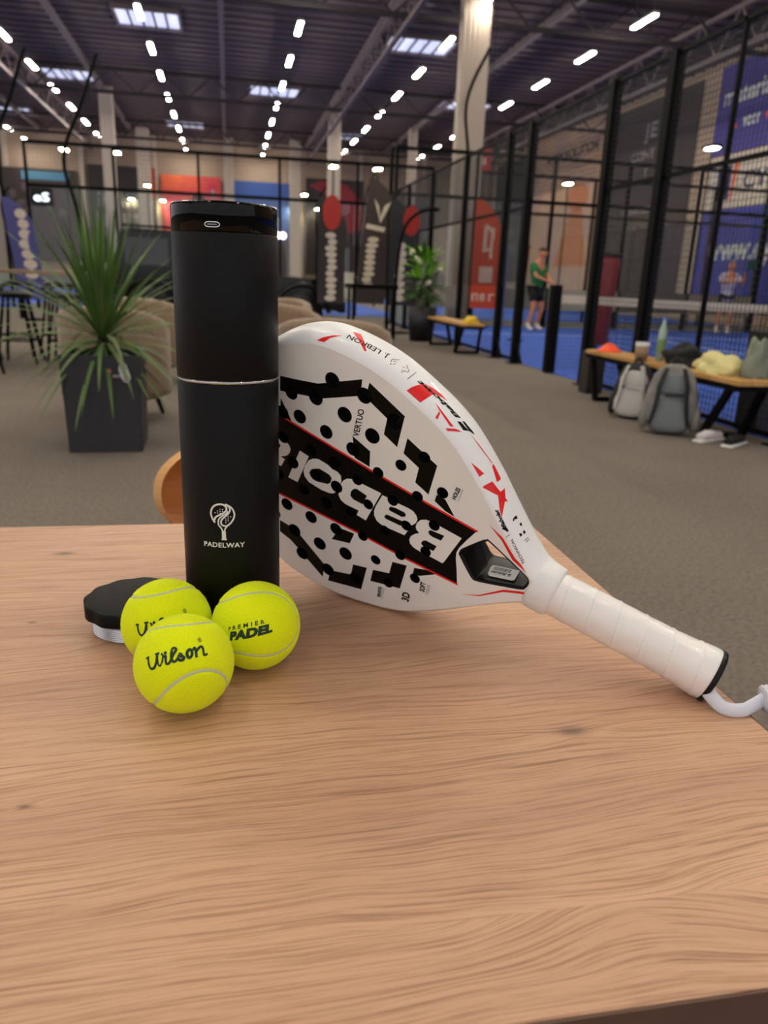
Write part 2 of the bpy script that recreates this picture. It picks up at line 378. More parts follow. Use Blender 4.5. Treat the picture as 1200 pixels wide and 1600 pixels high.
def column(x, y, w, d, ribs, m):
    b = new(); box(b, (x-w/2, y-d/2, 0), (x+w/2, y+d/2, CZ))
    r = mark(bm_obj('column', b, m))
    if ribs:
        for i in range(ribs):
            xx = x-w/2+w*(i+.5)/ribs; b = new(); box(b, (xx-w/ribs*.22, y-d/2-.03, .02), (xx+w/ribs*.22, y-d/2-.001, CZ-.02)); bm_obj('cladding_rib', b, m, r)
column(6.12, 20.5, .72, .25, 6, M['steel_white'])
for x, y, w in ((-4.92, 37.4, .55), (4.95, 38.1, .56), (-4.4, 46.9, .7), (9.4, 41.3, .40), (3.9, 47.2, .6), (0.2, 48.3, .5), (-13.5, 37.4, .55)): column(x, y, w, .4, 3, M['steel_white'])

# ------------------------------------------------------------ strip lights in rows under the roof
LZ = 6.5+CAM_H
proto = thing('ceiling_light', 'slim warm white strip light in the rows hanging under the dark roof', 'light', group='strip lights under the roof')
b = new(); box(b, (-.075, -.60, .035), (.075, .60, .10), bev=.01); bm_obj('lamp_housing', b, M['lamp_body'], proto)
b = new(); box(b, (-.06, -.56, 0), (.06, .56, .034), bev=.008); bm_obj('diffuser', b, M['lamp'], proto)
b = new()
for yy in (-.45, .45): bar(b, (0, yy, .10), (0, yy, CZ-LZ), .012)
bm_obj('suspension_wire', b, M['beam'], proto)
first = True
ys = [23.8+3.42*i for i in range(8)]
rows = [(-10.53, ys[6:]), (-6.35, ys[1:7]+[23.8]), (-2.15, ys), (2.07, ys), (6.30, ys[:7]), (10.55, [20.4]+ys[:7])]
near = [(x, y) for x in (-6.35, -2.15, 2.07, 6.30) for y in (-.1, 3.3, 6.7, 10.1, 13.6, 17.0, 20.4)]+[(10.55, y) for y in (3.3, 10.1, 17.0)]
for x, yy in [(x, y) for x, l in rows for y in l]+near:
    o = proto if first else copy_tree(proto); first = False; o.location = (x, yy, LZ)

# ------------------------------------------------------------ posters on the walls (flat prints)
def blobs(D, x0, x1, y0, y1, n, rnd):
    """unreadable line of lettering: n uneven upright marks"""
    w = (x1-x0)/n
    for i in range(n):
        a = x0+w*i+w*.12; c = a+w*rnd.uniform(.5, .76)
        D.add([(a, y0), (a+w*.24, y0), (a+w*.24, y1), (a, y1)], [(0, 1, 2, 3)])
        if rnd.random() < .75: D.add([(c-w*.2, y0), (c, y0), (c, y1*.999), (c-w*.2, y1)], [(0, 1, 2, 3)])
        yy = rnd.choice((y0, (y0+y1)/2-.1*(y1-y0), y1-.2*(y1-y0))); D.add([(a, yy), (c, yy), (c, yy+.2*(y1-y0)), (a, yy+.2*(y1-y0))], [(0, 1, 2, 3)])
rnd = random.Random(3)
def poster_back(label, x0, x1, z0, z1, color, extra=None, noise=None, ns=1.2):
    r = thing('wall_poster', label, 'poster', ((x0+x1)/2, 49.0, z0))
    m = mat('poster_print', color, .7, noise=noise, nscale=ns)
    b = new(); box(b, (x0-(x0+x1)/2, -.06, 0), (x1-(x0+x1)/2, 0, z1-z0)); bm_obj('panel', b, m, r)
    if extra:
        for nm, D, mm in extra(x1-x0, z1-z0): D.build(nm, lambda x, y: (x-(x1-x0)/2, -.066, y), mm, r)
    return r
def ex_dark(w, h):
    D = Decal(); blobs(D, w*.12, w*.75, h*.60, h*.74, 9, rnd); blobs(D, w*.08, w*.88, h*.40, h*.54, 12, rnd); D2 = Decal(); D2.add([(w*.82, h*.75), (w, h*.70), (w, h), (w*.82, h)], [(0, 1, 2, 3)])
    return [('lettering', D, M['ink_grey']), ('red_corner', D2, mat('poster_rust', '#a03420', .7))]
def ex_left(w, h):
    D = Decal(); D.add([(w*.25, h*.88), (w*.9, h*.88), (w*.9, h*.97), (w*.25, h*.97)], [(0, 1, 2, 3)]); E = Decal()
    for _ in range(7): E.disc((rnd.uniform(.1, .9)*w, rnd.uniform(.3, .8)*h), rnd.uniform(.15, .3), 10, .25)
    return [('blue_stripe', D, mat('poster_skyblue', '#4f86a8', .7)), ('portrait', E, mat('poster_grey', '#5a5052', .7))]
def ex_pink(w, h):
    D = Decal(); D.disc((w*.62, h*.45), w*.2, 16, h*.4); E = Decal(); cx, cy = w*.86, h*.8
    E.add([(cx-.35, cy+.3), (cx-.12, cy+.1), (cx, cy-.3)], [(0, 1, 2)]); E.add([(cx+.35, cy+.3), (cx+.12, cy+.1), (cx, cy-.3)], [(0, 1, 2)]); E.add([(cx-.1, cy+.35), (cx+.1, cy+.35), (cx, cy-.2)], [(0, 1, 2)])
    return [('dark_figure', D, mat('poster_plum', '#4a2438', .7)), ('emblem', E, M['ink_grey'])]
def ex_blue(w, h):
    D = Decal(); D.disc((w*.72, h*.55), .42, 14, .42); E = Decal(); E.add([(0, 0), (w, 0), (w, h*.38), (w*.6, h*.30), (w*.3, h*.42), (0, h*.3)], [(0, 1, 2, 3, 4, 5)])
    return [('badge', D, mat('poster_pale_blue', '#7d90bb', .7)), ('mountain', E, mat('poster_slate', '#4a4450', .7))]
def ex_car(w, h):
    D = Decal(); D.add([(w*.05, h*.92), (w*.25, h*.98), (w*.7, h*.95), (w*.95, h*.8), (w, h*.5), (w*.75, h*.45), (w*.6, h*.8), (w*.3, h*.85)], [(0, 1, 2, 3, 4, 5, 6, 7)])
    return [('red_shape', D, mat('poster_crimson', '#8a1c30', .7))]
poster_back('brown portrait poster with blue stripe at far left of the back wall', -12.2, -8.3, 1.4, 6.3, '#3a302e', ex_left)
poster_back('dark poster with two grey lettering lines and rust corner on back wall', -7.7, -4.0, 1.2, 6.7, '#2b2526', ex_dark)
poster_back('orange to pink poster with plum figure and pale emblem on back wall', -3.7, -.3, 1.2, 6.4, '#e06a3c', ex_pink, '#b82848', .55)
poster_back('blue sky poster with round badge right of the pink one on back wall', .4, 3.7, 1.2, 6.3, '#33539a', ex_blue)
poster_back('dark poster with crimson swoosh behind the thin column on back wall', 4.7, 8.2, 1.2, 6.7, '#2a2228', ex_car)
poster_back('tall dark brown poster right of the crimson swoosh on back wall', 9.0, 12.6, 1.2, 6.2, '#2f2624')
def poster_right(label, y0, y1, z0, z1, color, extra=None, noise=None):
    r = thing('wall_poster', label, 'poster', (16.49, (y0+y1)/2, z0))
    b = new(); box(b, (-.06, y0-(y0+y1)/2, 0), (0, y1-(y0+y1)/2, z1-z0)); bm_obj('panel', b, mat('poster_print', color, .7, noise=noise, nscale=.7), r)
    if extra:
        for nm, D, mm in extra(y1-y0, z1-z0): D.build(nm, lambda x, y: (-.066, (y1-y0)/2-x, y), mm, r)   # x runs left to right seen from the hall
    return r
def ex_je(w, h):
    D = Decal(); D.text('JE', (w*.44, h*.826), (w*.59, h*.826), (w*.44, h*.895), .02); D.text('CONT', (w*.31, h*.727), (w*.59, h*.727), (w*.31, h*.772), .02); D.text('T', (w*.48, h*.64), (w*.53, h*.64), (w*.48, h*.685))
    blobs(D, w*.27, w*.61, h*.46, h*.495, 11, rnd); blobs(D, w*.28, w*.61, h*.385, h*.42, 10, rnd); return [('lettering', D, mat('poster_dim_white', '#a8a09f', .7))]
def ex_hyd(w, h):
    D = Decal(); D.text('HYDROSOLUTION', (w*.184, h*.835), (w*.95, h*.835), (w*.184, h*.888), .04)
    E = Decal(); E.disc((w*.74, h*.60), w*.15, 18, h*.08); E.add([(w*.66, h*.53), (w*.82, h*.53), (w*.95, h*.20), (w*.45, h*.20)], [(0, 1, 2, 3)])
    return [('lettering', D, mat('poster_charcoal', '#403838', .7)), ('sunset_figure', E, mat('poster_salmon', '#c9835e', .7))]
def ex_blue_up(w, h):
    D = Decal(); D.text('materialen', (w*.032, h*.55), (w*.34, h*.55), (w*.032, h*.75), .03); D.text('voor', (w*.14, h*.27), (w*.222, h*.27), (w*.14, h*.42), .02); E = Decal(); E.disc((w*.105, h*.30), .09); E.disc((w*.25, h*.32), .09)
    return [('lettering', D, M['ink_white']), ('orange_dot', E, M['orange'])]
def ex_cy(w, h):
    D = Decal(); D.add([(w*.055, h*.15), (w*.125, h*.15), (w*.125, h*.80), (w*.055, h*.80)], [(0, 1, 2, 3)]); D.text('CYN', (w*.188, h*.32), (w*.36, h*.32), (w*.188, h*.62), .02)
    E = Decal(); E.stroke([(w*.074, h*.25), (w*.074, h*.55)], .12); E.stroke([(w*.09, h*.25), (w*.09, h*.66)], .12); E.stroke([(w*.106, h*.25), (w*.106, h*.60)], .12)
    F = Decal(); F.add([(w*.13, h*.12), (w*.142, h*.2), (w*.158, h*.95), (w*.135, h*.85)], [(0, 1, 2, 3)])
    return [('lettering', D, mat('poster_navy', '#2b2f6a', .7)), ('bars', E, M['ink_white']), ('orange_swoosh', F, M['orange'])]
def ex_www(w, h):
    D = Decal(); D.text('www.cyn', (w*.054, h*.506), (w*.42, h*.506), (w*.054, h*.71), .04); return [('lettering', D, M['ink_white'])]
def ex_far(w, h):
    D = Decal(); blobs(D, w*.1, w*.8, h*.36, h*.46, 8, rnd); blobs(D, w*.05, w*.9, h*.22, h*.32, 9, rnd); return [('lettering', D, M['ink_grey'])]
poster_right('dark slate poster with two broken lettering lines at the far end of right wall', 43.4, 48.4, 1.2, 7.9, '#332f3a', ex_far)
poster_right('hazy pink sunset poster with large charcoal lettering on right wall', 34.3, 41.9, .4, 8.3, '#c0a09a', ex_hyd, '#d6b08c')
poster_right('tall charcoal poster with dim white letters behind the court fence', 26.9, 33.5, .4, 8.1, '#463c3e', ex_je)
poster_right('purple blue poster with white lettering above the white one', 15.0, 25.8, 5.45, 8.2, '#524aa0', ex_blue_up)
poster_right('white poster band with navy letters and orange swoosh', 15.0, 25.8, 3.75, 5.4, '#d9cdbf', ex_cy)
poster_right('deep blue poster with white web address above the court end', 15.0, 25.8, .5, 3.7, '#3f47ac', ex_www)

# ------------------------------------------------------------ court fences, glass, nets, flood lamps
def wires(bm, axis, c, a0, a1, z0, z1, step=.05, t=.005):
    n = int(round((a1-a0)/step))
    def seg(a, z, a2, z2):
        if axis == 'y': box(bm, (c-t/2, a, z), (c+t/2, a2, z2))
        else: box(bm, (a, c-t/2, z), (a2, c+t/2, z2))
    for i in range(1, n): seg(a0+i*step-t/2, z0, a0+i*step+t/2, z1)
    k = int(round((z1-z0)/step))
    for j in range(1, k): seg(a0, z0+j*step-t/2, a1, z0+j*step+t/2)
X = 3.82
side = thing('court_side_fence', 'black steel mesh fence between the walkway and the right blue court', 'fence', (X, 0, 0))
for y, w, h in ((4.6, .08, 3.0), (5.78, .035, 3.0), (6.70, .10, 3.0), (7.80, .10, 3.0), (9.95, .10, 3.0), (10.75, .09, 3.0), (12.75, .08, 3.0), (14.9, .08, 3.0), (16.9, .08, 3.0), (18.9, .08, 4.0)):
    b = new(); box(b, (-w/2, y-w/2, .008), (w/2, y+w/2, h)); pst = bm_obj('post', b, M['black_metal'], side)
    if w > .05:
        b = new(); box(b, (-.09, y-.09, .001), (.09, y+.09, .012)); bar(b, (0, y-.04, .28), (0, y-.24, .03), .03); bm_obj('foot_plate', b, M['black_metal'], pst)
for y0, y1, z in ((4.6, 18.9, 2.98), (4.6, 7.8, 2.0), (4.6, 7.8, .06), (9.95, 18.9, .06), (9.95, 18.9, 2.0)):
    b = new(); bar(b, (0, y0, z), (0, y1, z), .035); bm_obj('rail', b, M['black_metal'], side)
for y0, y1, z0, z1 in ((4.6, 6.70, .06, 2.98), (6.75, 7.78, .06, 2.98), (7.8, 9.95, 2.1, 2.98), (10.0, 12.7, 1.0, 2.98), (12.8, 18.9, 2.0, 2.98)):
    b = new(); wires(b, 'y', 0, y0, y1, z0, z1, .05, .0048); bm_obj('wire_mesh', b, M['mesh'], side, kind='stuff')
def glass_end(name, label, x0, x1, y, npost, z_gl=3.0, z_top=4.0, x_end=None, wire=True):
    r = thing(name, label, 'glass wall', ((x0+x1)/2, y, 0)); o = (x0+x1)/2
    n = npost
    for i in range(n+1):
        x = x0+(x1-x0)*i/n-o; b = new(); box(b, (x-.035, -.035, .013), (x+.035, .035, z_top if (i in (0, n) or wire) else z_gl)); bm_obj('post', b, M['black_metal'], r)
        if i < n:
            xb = x0+(x1-x0)*(i+1)/n-o; b = new(); box(b, (x+.05, -.006, .05), (xb-.05, .006, z_gl-.04)); bm_obj('pane', b, M['glass'], r)
    for z in ((z_gl, z_top) if wire else (z_gl,)):
        b = new(); bar(b, (x0-o, -.0, z), (x1-o, 0, z), .07, .08); bm_obj('rail', b, M['black_metal'], r)
    if wire:
        b = new(); wires(b, 'x', 0, x0-o, x1-o, z_gl+.04, z_top-.02, .10, .004); bm_obj('wire_mesh', b, M['mesh'], r, kind='stuff')
glass_end('court_glass_wall', 'glass end wall with black frame behind the two players', 3.95, 13.9, 18.95, 5)
glass_end('court_glass_wall', 'wide glass end wall with black top rail above the potted spiky plant', -4.9, 5.6, 21.9, 5, 3.0, 4.0)
glass_end('court_glass_wall', 'glass end wall with black frame seen beyond the two players', 6.6, 16.3, 22.0, 5, 3.0, 4.0)
glass_end('court_glass_wall', 'glass end wall at the frame edge left of the lit black sign', -15.6, -5.5, 21.9, 5, 3.0, 4.0)
far = thing('court_side_fence', 'far black mesh fence along the right wall behind the white net', 'fence', (13.95, 0, 0))
for y in (4, 6, 8, 10, 12, 14, 16, 18.9):
    b = new(); box(b, (-.04, y-.04, .001), (.04, y+.04, 3.0)); bm_obj('post', b, M['black_metal'], far)
for z in (.5, 2.0, 2.98): b = new(); bar(b, (0, 4, z), (0, 18.9, z), .04); bm_obj('rail', b, M['black_metal'], far)
b = new(); wires(b, 'y', 0, 4, 18.9, .1, 2.95, .1, .005); bm_obj('wire_mesh', b, M['mesh'], far, kind='stuff')
low = thing('court_barrier', 'low pale boards along the foot of the glass behind the players', 'barrier', (8.9, 18.7, 0))
for i in range(5):
    b = new(); box(b, (-4.9+i*1.96, -.02, .45), (-4.9+i*1.96+1.90, .02, .95)); bm_obj('board', b, mat('board_print', ['#8c8274', '#6e6a60', '#9a9284', '#5d5850', '#8a8070'][i], .7), low)
for i in range(6): b = new(); box(b, (-4.93+i*1.96-.02, -.04, .013), (-4.93+i*1.96+.03, .04, .98)); bm_obj('stake', b, M['black_metal'], low)
def net(label, x0, x1, y):
    r = thing('court_net', label, 'net', ((x0+x1)/2, y, 0)); o = (x0+x1)/2
    for x in (x0, x1): b = new(); box(b, (x-o-.06, -.06, .013), (x-o+.06, .06, 1.05), bev=.01); bm_obj('net_post', b, M['black_metal'], r)
    b = new(); N = 24
    zs = [.92-.05*math.sin(math.pi*i/N) for i in range(N+1)]
    for i in range(N):
        xa = x0+.06+(x1-x0-.12)*i/N-o; xb = x0+.06+(x1-x0-.12)*(i+1)/N-o
        bar(b, (xa, 0, zs[i]-.03), (xb, 0, zs[i+1]-.03), .012, .10)
    bm_obj('net_band', b, M['cream_band'], r)
    b = new(); wires(b, 'x', 0, x0-o+.06, x1-o-.06, .03, .84, .05, .003); bm_obj('net_mesh', b, M['net'], r, kind='stuff')
net('black padel net with cream top band across the right court', 3.86, 13.8, 8.87)
net('padel net on the blue court behind the glass ahead', -4.5, 5.1, 32.0)
# flood lamps on poles at the court corners, one more added out of view
proto = thing('court_lamp', 'round-looking flood lamp on a slim black pole at a far court corner', 'light', group='flood lamps at the court corners')
b = new(); tube(b, [(0, 0, 0), (0, 0, 4.9)], .03, 8); bm_obj('pole', b, M['black_metal'], proto)
b = new(); box(b, (-.16, -.24, 4.95), (.16, .24, 5.03), bev=.02); bm_obj('lamp_head', b, M['black_metal'], proto)
b = new(); box(b, (-.12, -.20, 4.915), (.12, .20, 4.948), bev=.01); bm_obj('diffuser', b, M['flood'], proto)
pts = [(13.38, 30.59), (13.59, 21.34), (5.54, 30.05), (3.9, 30.15), (-5.48, 30.32), (-3.74, 30.25), (-3.71, 40.71), (-5.35, 48.6), (-3.6, 48.5), (3.85, 40.87), (3.85, 48.6), (5.35, 48.5), (9.26, 29.09), (13.6, 9.5), (15.9, 21.3)]
pts = pts[:-1]  # last lamp left is added out of view to light the poster wall
for i, (x, y) in enumerate(pts): o = proto if i == 0 else copy_tree(proto); o.location = (x, y, .013 if 22.1 < y < 42 else 0)
# lit sign on the corner of the left glass wall
r = thing('lit_sign', 'small black sign with glowing white letters at the left glass wall corner', 'sign', (-4.55, 21.80, 2.52))
b = new(); box(b, (-.27, -.03, 0), (.23, .03, .42), bev=.02); bm_obj('sign_box', b, M['black_plastic'], r)
D = Decal(); D.text('eS', (-.20, .10), (.17, .10), (-.20, .30), .02); D.build('lettering', lambda x, y: (x, -.034, y), mat('sign_glow', '#e8f4ff', .4, emit='#e4f2ff', es=1.6), r)
# red exit-like sign plate near the big column
r = thing('hanging_sign', 'small red sign plate hanging right of the large pale column', 'sign', (7.22, 22.6, 4.05))
b = new(); box(b, (-.30, -.03, 0), (.22, .03, .66)); bm_obj('sign_plate', b, mat('red_sign', '#b8242a', .5), r)
D = Decal(); blobs(D, -.2, .12, .22, .42, 3, rnd); D.build('lettering', lambda x, y: (x, -.034, y), M['ink_white'], r)
b = new()
for x in (-.2, .12): bar(b, (x, 0, .66), (x, 0, CZ-4.05), .01)
bm_obj('hanger', b, M['black_metal'], r)

# ------------------------------------------------------------ feather flags
def flag(label, x, y, z0, z1, w, color, parts, rz=0, lean=0, pole=True, bow=.18):
    r = thing('feather_flag', label, 'flag', (x, y, 0), rz)
    n = 14; V = []; F = []
    for i in range(n+1):
        t = i/n; z = z0+(z1-z0)*t; ww = w*(1-max(0, (t-.72)/.28)**2*.75); off = lean*(z-z0)
        V += [(off-w/2, math.sin(t*5)*.03, z), (off-w/2+ww, math.sin(t*5+.6)*.03, z)]
    V += [(a, b_+.012, c) for a, b_, c in V]; m = 2*(n+1)
    for i in range(n):
        F += [(2*i, 2*i+1, 2*i+3, 2*i+2), (m+2*i+2, m+2*i+3, m+2*i+1, m+2*i), (2*i+1, m+2*i+1, m+2*i+3, 2*i+3), (2*i+2, m+2*i+2, m+2*i, 2*i)]
    raw('cloth', V, F, mat('flag_cloth', color, .75), r, smooth=False)
    for nm, D, mm in parts: D.build(nm, lambda px, pz: (px+lean*(pz-z0), math.sin((pz-z0)/(z1-z0)*5)*.03-.012, pz), mm, r)
    b = new(); tube(b, smooth_pts([(-w/2-.02, .02, .03), (-w/2-.02+lean*.8, .02, (z0+z1)/2), (-w/2-.02+lean*(z1-z0), .02, z1*.94), (-w/2+w*.3+lean*(z1-z0), .02, z1+bow)], 5), .015, 8); bm_obj('pole', b, M['black_metal'], r)
    b = new(); lathe(b, [(.2, 0), (.2, .03), (.04, .05)], 16); bm_obj('flag_base', b, M['black_metal'], r)
    return r
def vert_marks(z0, z1, x, w, n, seed):
    q = random.Random(seed); D = Decal(); h = (z1-z0)/n
    for i in range(n):
        a = z0+i*h; D.disc((x+q.uniform(-.02, .02), a+h*.5), w*q.uniform(.42, .56), 9, h*.5)
    return D
red_m = mat('flag_red_patch', '#a82a22', .7); wh_m = mat('flag_white_mark', '#c9bcb2', .7)
D1 = Decal(); D1.disc((0.0, 2.15), .17, 16, .30)
flag('black feather flag with red oval top and white column of letters, left of three', 1.85, 14.42, .58, 2.40, .50, '#2c2628', [('red_oval', D1, red_m), ('lettering', vert_marks(.62, 1.82, .0, .2, 11, 1), wh_m)], pole=True)
D2 = Decal(); D2.add([(-.17, 2.58), (-.06, 2.45), (0, 2.22), (.06, 2.45), (.2, 2.55), (.02, 2.12)], [(0, 1, 2, 5), (2, 3, 4, 5)]); D2.stroke([(-.26, 2.06), (.24, 1.98)], .09)
flag('brown feather flag with cream crown emblem and cream letters, middle of three', 2.86, 16.0, .55, 2.95, .62, '#3f3431', [('emblem', D2, mat('flag_cream', '#ded0b8', .7)), ('lettering', vert_marks(.86, 1.86, -.1, .24, 9, 2), mat('flag_cream', '#ded0b8', .7))], lean=.10)
D3 = Decal(); D3.disc((.12, 2.15), .17, 16, .28)
flag('dark feather flag with red oval top partly behind the small leafy plant', 3.42, 15.4, .55, 2.5, .6, '#26242a', [('red_oval', D3, red_m), ('lettering', vert_marks(.62, 1.75, -.05, .2, 8, 3), wh_m)])
D4 = Decal(); blobs(D4, -.32, .32, .62, .80, 3, rnd); D4.add([(-.14, 1.05), (.2, 1.05), (.2, 1.42), (-.14, 1.42)], [(0, 1, 2, 3)])
D4.stroke([(-.05, 1.75), (-.05, 2.35)], .10); D4.stroke([(.13, 1.6), (.13, 2.3)], .10); D4.stroke([(-.05, 2.35), (.13, 2.2)], .08); D4.stroke([(0, 1.8), (.12, 1.8)], .08)
flag('orange feather flag with white block letters beside the large pale column', 6.05, 18.2, .45, 2.9, .66, '#c2431f', [('lettering', D4, mat('flag_white', '#d8b8a4', .7))], bow=.12)
D5 = vert_marks(.8, 2.1, .05, .24, 7, 5)
flag('violet blue feather flag with white letters behind the high table', -3.85, 16.8, .4, 2.3, .5, '#4a4a86', [('lettering', D5, wh_m)], lean=-.08)
b = new(); box(b, (-.16, -.01, .013), (.16, .01, 2.05)); tag(bm_obj('banner', b, mat('pale_banner', '#8f9a90', .7)), 'narrow pale grey green banner right of the brown feather flag', 'banner').location = (4.05, 18.4, 0)
b = new(); box(b, (-.10, -.01, .013), (.10, .01, 1.9)); tag(bm_obj('banner', b, mat('blue_white_banner', '#5d688c', .7)), 'slim blue grey banner directly behind the orange feather flag', 'banner').location = (6.62, 18.5, 0)
# pale boards and clutter at the foot of the far glass
q = random.Random(21)
bb = thing('court_barrier', 'low row of pale printed boards far behind the spiky plant', 'barrier', (0, 43.2, 0))
for i, c in enumerate(('#b9b3a4', '#8f9b8c', '#6d6a66', '#c4b8a4', '#7f8c78', '#a04a34', '#b3ab9a', '#5a6a8a', '#8c8a80', '#b8b0a0', '#746e68', '#a39a88', '#5c564f', '#b0a490')):
    b = new(); box(b, (-14+i*2.1, -.04, 0), (-12.0+i*2.1, .04, .85+.5*(i % 3 == 0))); bm_obj('board', b, mat('board_print', c, .75), bb)
r = thing('market_tent', 'small dark peaked hut far behind the spiky plant', 'hut', (-2.55, 30.0, .013))
b = new(); box(b, (-.30, -.3, 0), (.30, .3, 1.35)); bm_obj('hut_body', b, M['black_cloth'], r)
b = new(); lathe(b, [(.48, 1.351), (.02, 1.62)], 4); bm_obj('hut_roof', b, M['black_cloth'], r)
b = new(); box(b, (-.08, -.33, .2), (.08, -.31, 1.1)); bm_obj('lit_slot', b, M['steel_white'], r)
# lit pergola-like black arch pole
b = new(); tube(b, smooth_pts([(0, 0, 0), (.02, 0, 1.2), (.12, 0, 1.9), (.40, 0, 2.20), (.74, 0, 2.26)], 6), .03, 8)
o = bm_obj('arch_pole', b, M['black_metal']); tag(o, 'bent black tube arching over the dark feather flag by the plant', 'pole'); o.location = (2.95, 13.9, 0)
b = new(); tube(b, smooth_pts([(0, 0, 0), (-.05, 0, 2.0), (-.25, 0, 3.1), (.15, 0, 4.1), (.5, 0, 5.0)], 6), .035, 8)
o = bm_obj('arch_pole', b, M['black_metal']); tag(o, 'tall bent black tube above the spiky plant at left', 'pole'); o.location = (-2.9, 17.3, 0)
o = o.copy(); COL.objects.link(o); o['label'] = 'tall bent black tube at the left frame edge'; o.location = (-4.2, 17.3, 0)
b = new(); tube(b, smooth_pts([(0, 0, 0), (0, 0, 3.6), (-.15, 0, 5.2), (.35, 0, 6.4)], 6), .04, 8)
o = bm_obj('arch_pole', b, M['black_metal']); tag(o, 'tall bent brown black tube in front of the large pale column', 'pole'); o.location = (5.9, 19.6, 0)

# ------------------------------------------------------------ red padded bags in the court
def red_bag(label, x, y, h, r_, z0, lean):
    r = thing('padded_bag', label, 'bag', (x, y, .013))
    b = new(); lathe(b, [(r_*.86, z0), (r_, z0+.05), (r_, z0+h-.05), (r_*.9, z0+h)], 24); o = bm_obj('padding', b, M['red_pad'], r, smooth=True)
    b = new(); lathe(b, [(r_*.95, z0+h+.001), (r_*.95, z0+h+.05)], 24); bm_obj('top_cap', b, M['black_plastic'], r)
    b = new(); lathe(b, [(.03, 0), (.03, z0)], 12); lathe(b, [(.16, 0), (.16, .02)], 20); bm_obj('stand', b, M['black_metal'], r)
    r.rotation_euler = (0, lean, 0); return r
red_bag('dark red padded tall bag just inside the court behind the pale bench', 5.38, 10.75, 1.25, .17, .20, .05)
red_bag('slim dark red padded bag beside the thick post near the green shirt player', 5.36, 14.0, 1.28, .055, .40, .05)

# ------------------------------------------------------------ benches and what lies on them
def bench(label, x, y0, y1, w=.34, h=.46, legs=2):
    r = thing('bench', label, 'bench', (x, (y0+y1)/2, 0)); L = (y1-y0)/2
    for i in range(3):
        a = -w/2+i*w/3; b = new(); box(b, (a+.004, -L, h-.035), (a+w/3-.004, L, h), bev=.004); bm_obj('seat_slat', b, M['bench_wood'], r)
    b = new(); box(b, (-w/2, -L+.02, h-.075), (w/2, L-.02, h-.036)); bm_obj('seat_frame', b, M['black_metal'], r)
    for s in (-1, 1):
        for t in (-1, 1):
            b = new(); bar(b, (t*w*.42, s*(L-.12), h-.076), (t*w*.52, s*(L-.32), .02), .045); bm_obj('leg', b, M['black_metal'], r)
        b = new(); bar(b, (-w*.5, s*(L-.31), .025), (w*.5, s*(L-.31), .025), .04); bm_obj('foot_bar', b, M['black_metal'], r)
    return r
bench('long pale wood bench with black legs loaded with clothes and a bottle', 3.555, 4.60, 6.95, .32)
bench('pale wood bench with yellow bundle beside the small leafy plant', 3.52, 10.9, 13.0)
BZ = .46
r = tag(empty('marker_cone', (3.52, 6.72, BZ)), 'flat orange marker cone on the far end of the long bench', 'cone')
b = new(); lathe(b, [(.12, 0), (.12, .006), (.095, .02), (.05, .065), (.03, .075)], 32); bm_obj('cone_body', b, M['orange'], r, smooth=True)
def bottle(label, loc, h=.26):
    r = thing('water_bottle', label, 'bottle', loc)
    b = new(); lathe(b, [(.028, 0), (.034, .01), (.034, h*.7), (.014, h*.86), (.014, h*.93)], 24); bm_obj('bottle_body', b, mat('pale_bottle', '#9fb6a8', .2, spec=.7), r, smooth=True)
    b = new(); lathe(b, [(.0145, h*.93), (.016, h*.935), (.016, h)], 16); bm_obj('cap', b, mat('blue_cap', '#5d7fd0', .4), r)
    b = new(); lathe(b, [(.0345, h*.2), (.0345, h*.5)], 24, capb=False, capt=False); bm_obj('label_band', b, mat('bottle_label', '#7e9a5a', .6), r); return r
bottle('clear water bottle with blue cap standing on the long bench', (3.56, 5.90, BZ), .36)
r = thing('tin_can', 'short white lidded tub on the near side of the long bench', 'tub', (3.40, 5.92, BZ))
b = new(); lathe(b, [(.05, 0), (.055, .12)], 24); bm_obj('tub_body', b, mat('tan_tub', '#9a7a5c', .5), r, smooth=True)
b = new(); lathe(b, [(.058, .1205), (.058, .15)], 24); bm_obj('lid', b, M['white'], r)
def cloth(name, label, cat, loc, sx, sy, sz, m, seed, rz=0, parts=()):
    bm = new(); bmesh.ops.create_icosphere(bm, subdivisions=4, radius=1)
    from mathutils import noise as NZ
    for v in bm.verts:
        p = v.co.copy(); n = NZ.noise(p*1.6+Vector((seed, 0, 0)))*.35+NZ.noise(p*4+Vector((0, seed, 0)))*.14
        q = p*(1+n); q.z = max(q.z, -.25)+.25; v.co = (q.x*sx, q.y*sy, q.z*sz)
    o = bm_obj(name, bm, m, None, True); o.location = loc; o.rotation_euler.z = rz; tag(o, label, cat); return o
cloth('folded_jacket', 'crumpled black jacket on the long bench beside the bottle', 'jacket', (3.60, 5.60, BZ), .13, .22, .13, M['black_cloth'], 3)
cloth('crumpled_shirt', 'crumpled pale yellow shirt on the near end of the long bench', 'shirt', (3.58, 5.10, BZ), .14, .22, .12, M['yellow_cloth'], 9)
cloth('small_towel', 'grey green towel heaped beside the pale yellow shirt', 'towel', (3.66, 4.80, BZ), .09, .09, .22, M['grey_cloth'], 5)
cloth('yellow_bundle', 'small yellow bundle on the near end of the far bench', 'bag', (3.55, 11.15, BZ), .12, .14, .08, M['yellow'], 12)
b = new(); box(b, (-.09, -.09, 0), (.09, .09, .42), bev=.01); o = bm_obj('low_box', b, M['brown_vinyl']); tag(o, 'short dark box standing under the far end of the long bench', 'box'); o.location = (3.62, 7.22, 0)
r = thing('waste_bin', 'tall dark bin at the right frame edge behind the long bench', 'bin', (4.02, 5.12, 0))
b = new(); box(b, (-.13, -.13, .013), (.13, .13, .74), bev=.01); bm_obj('bin_body', b, M['brown_vinyl'], r)
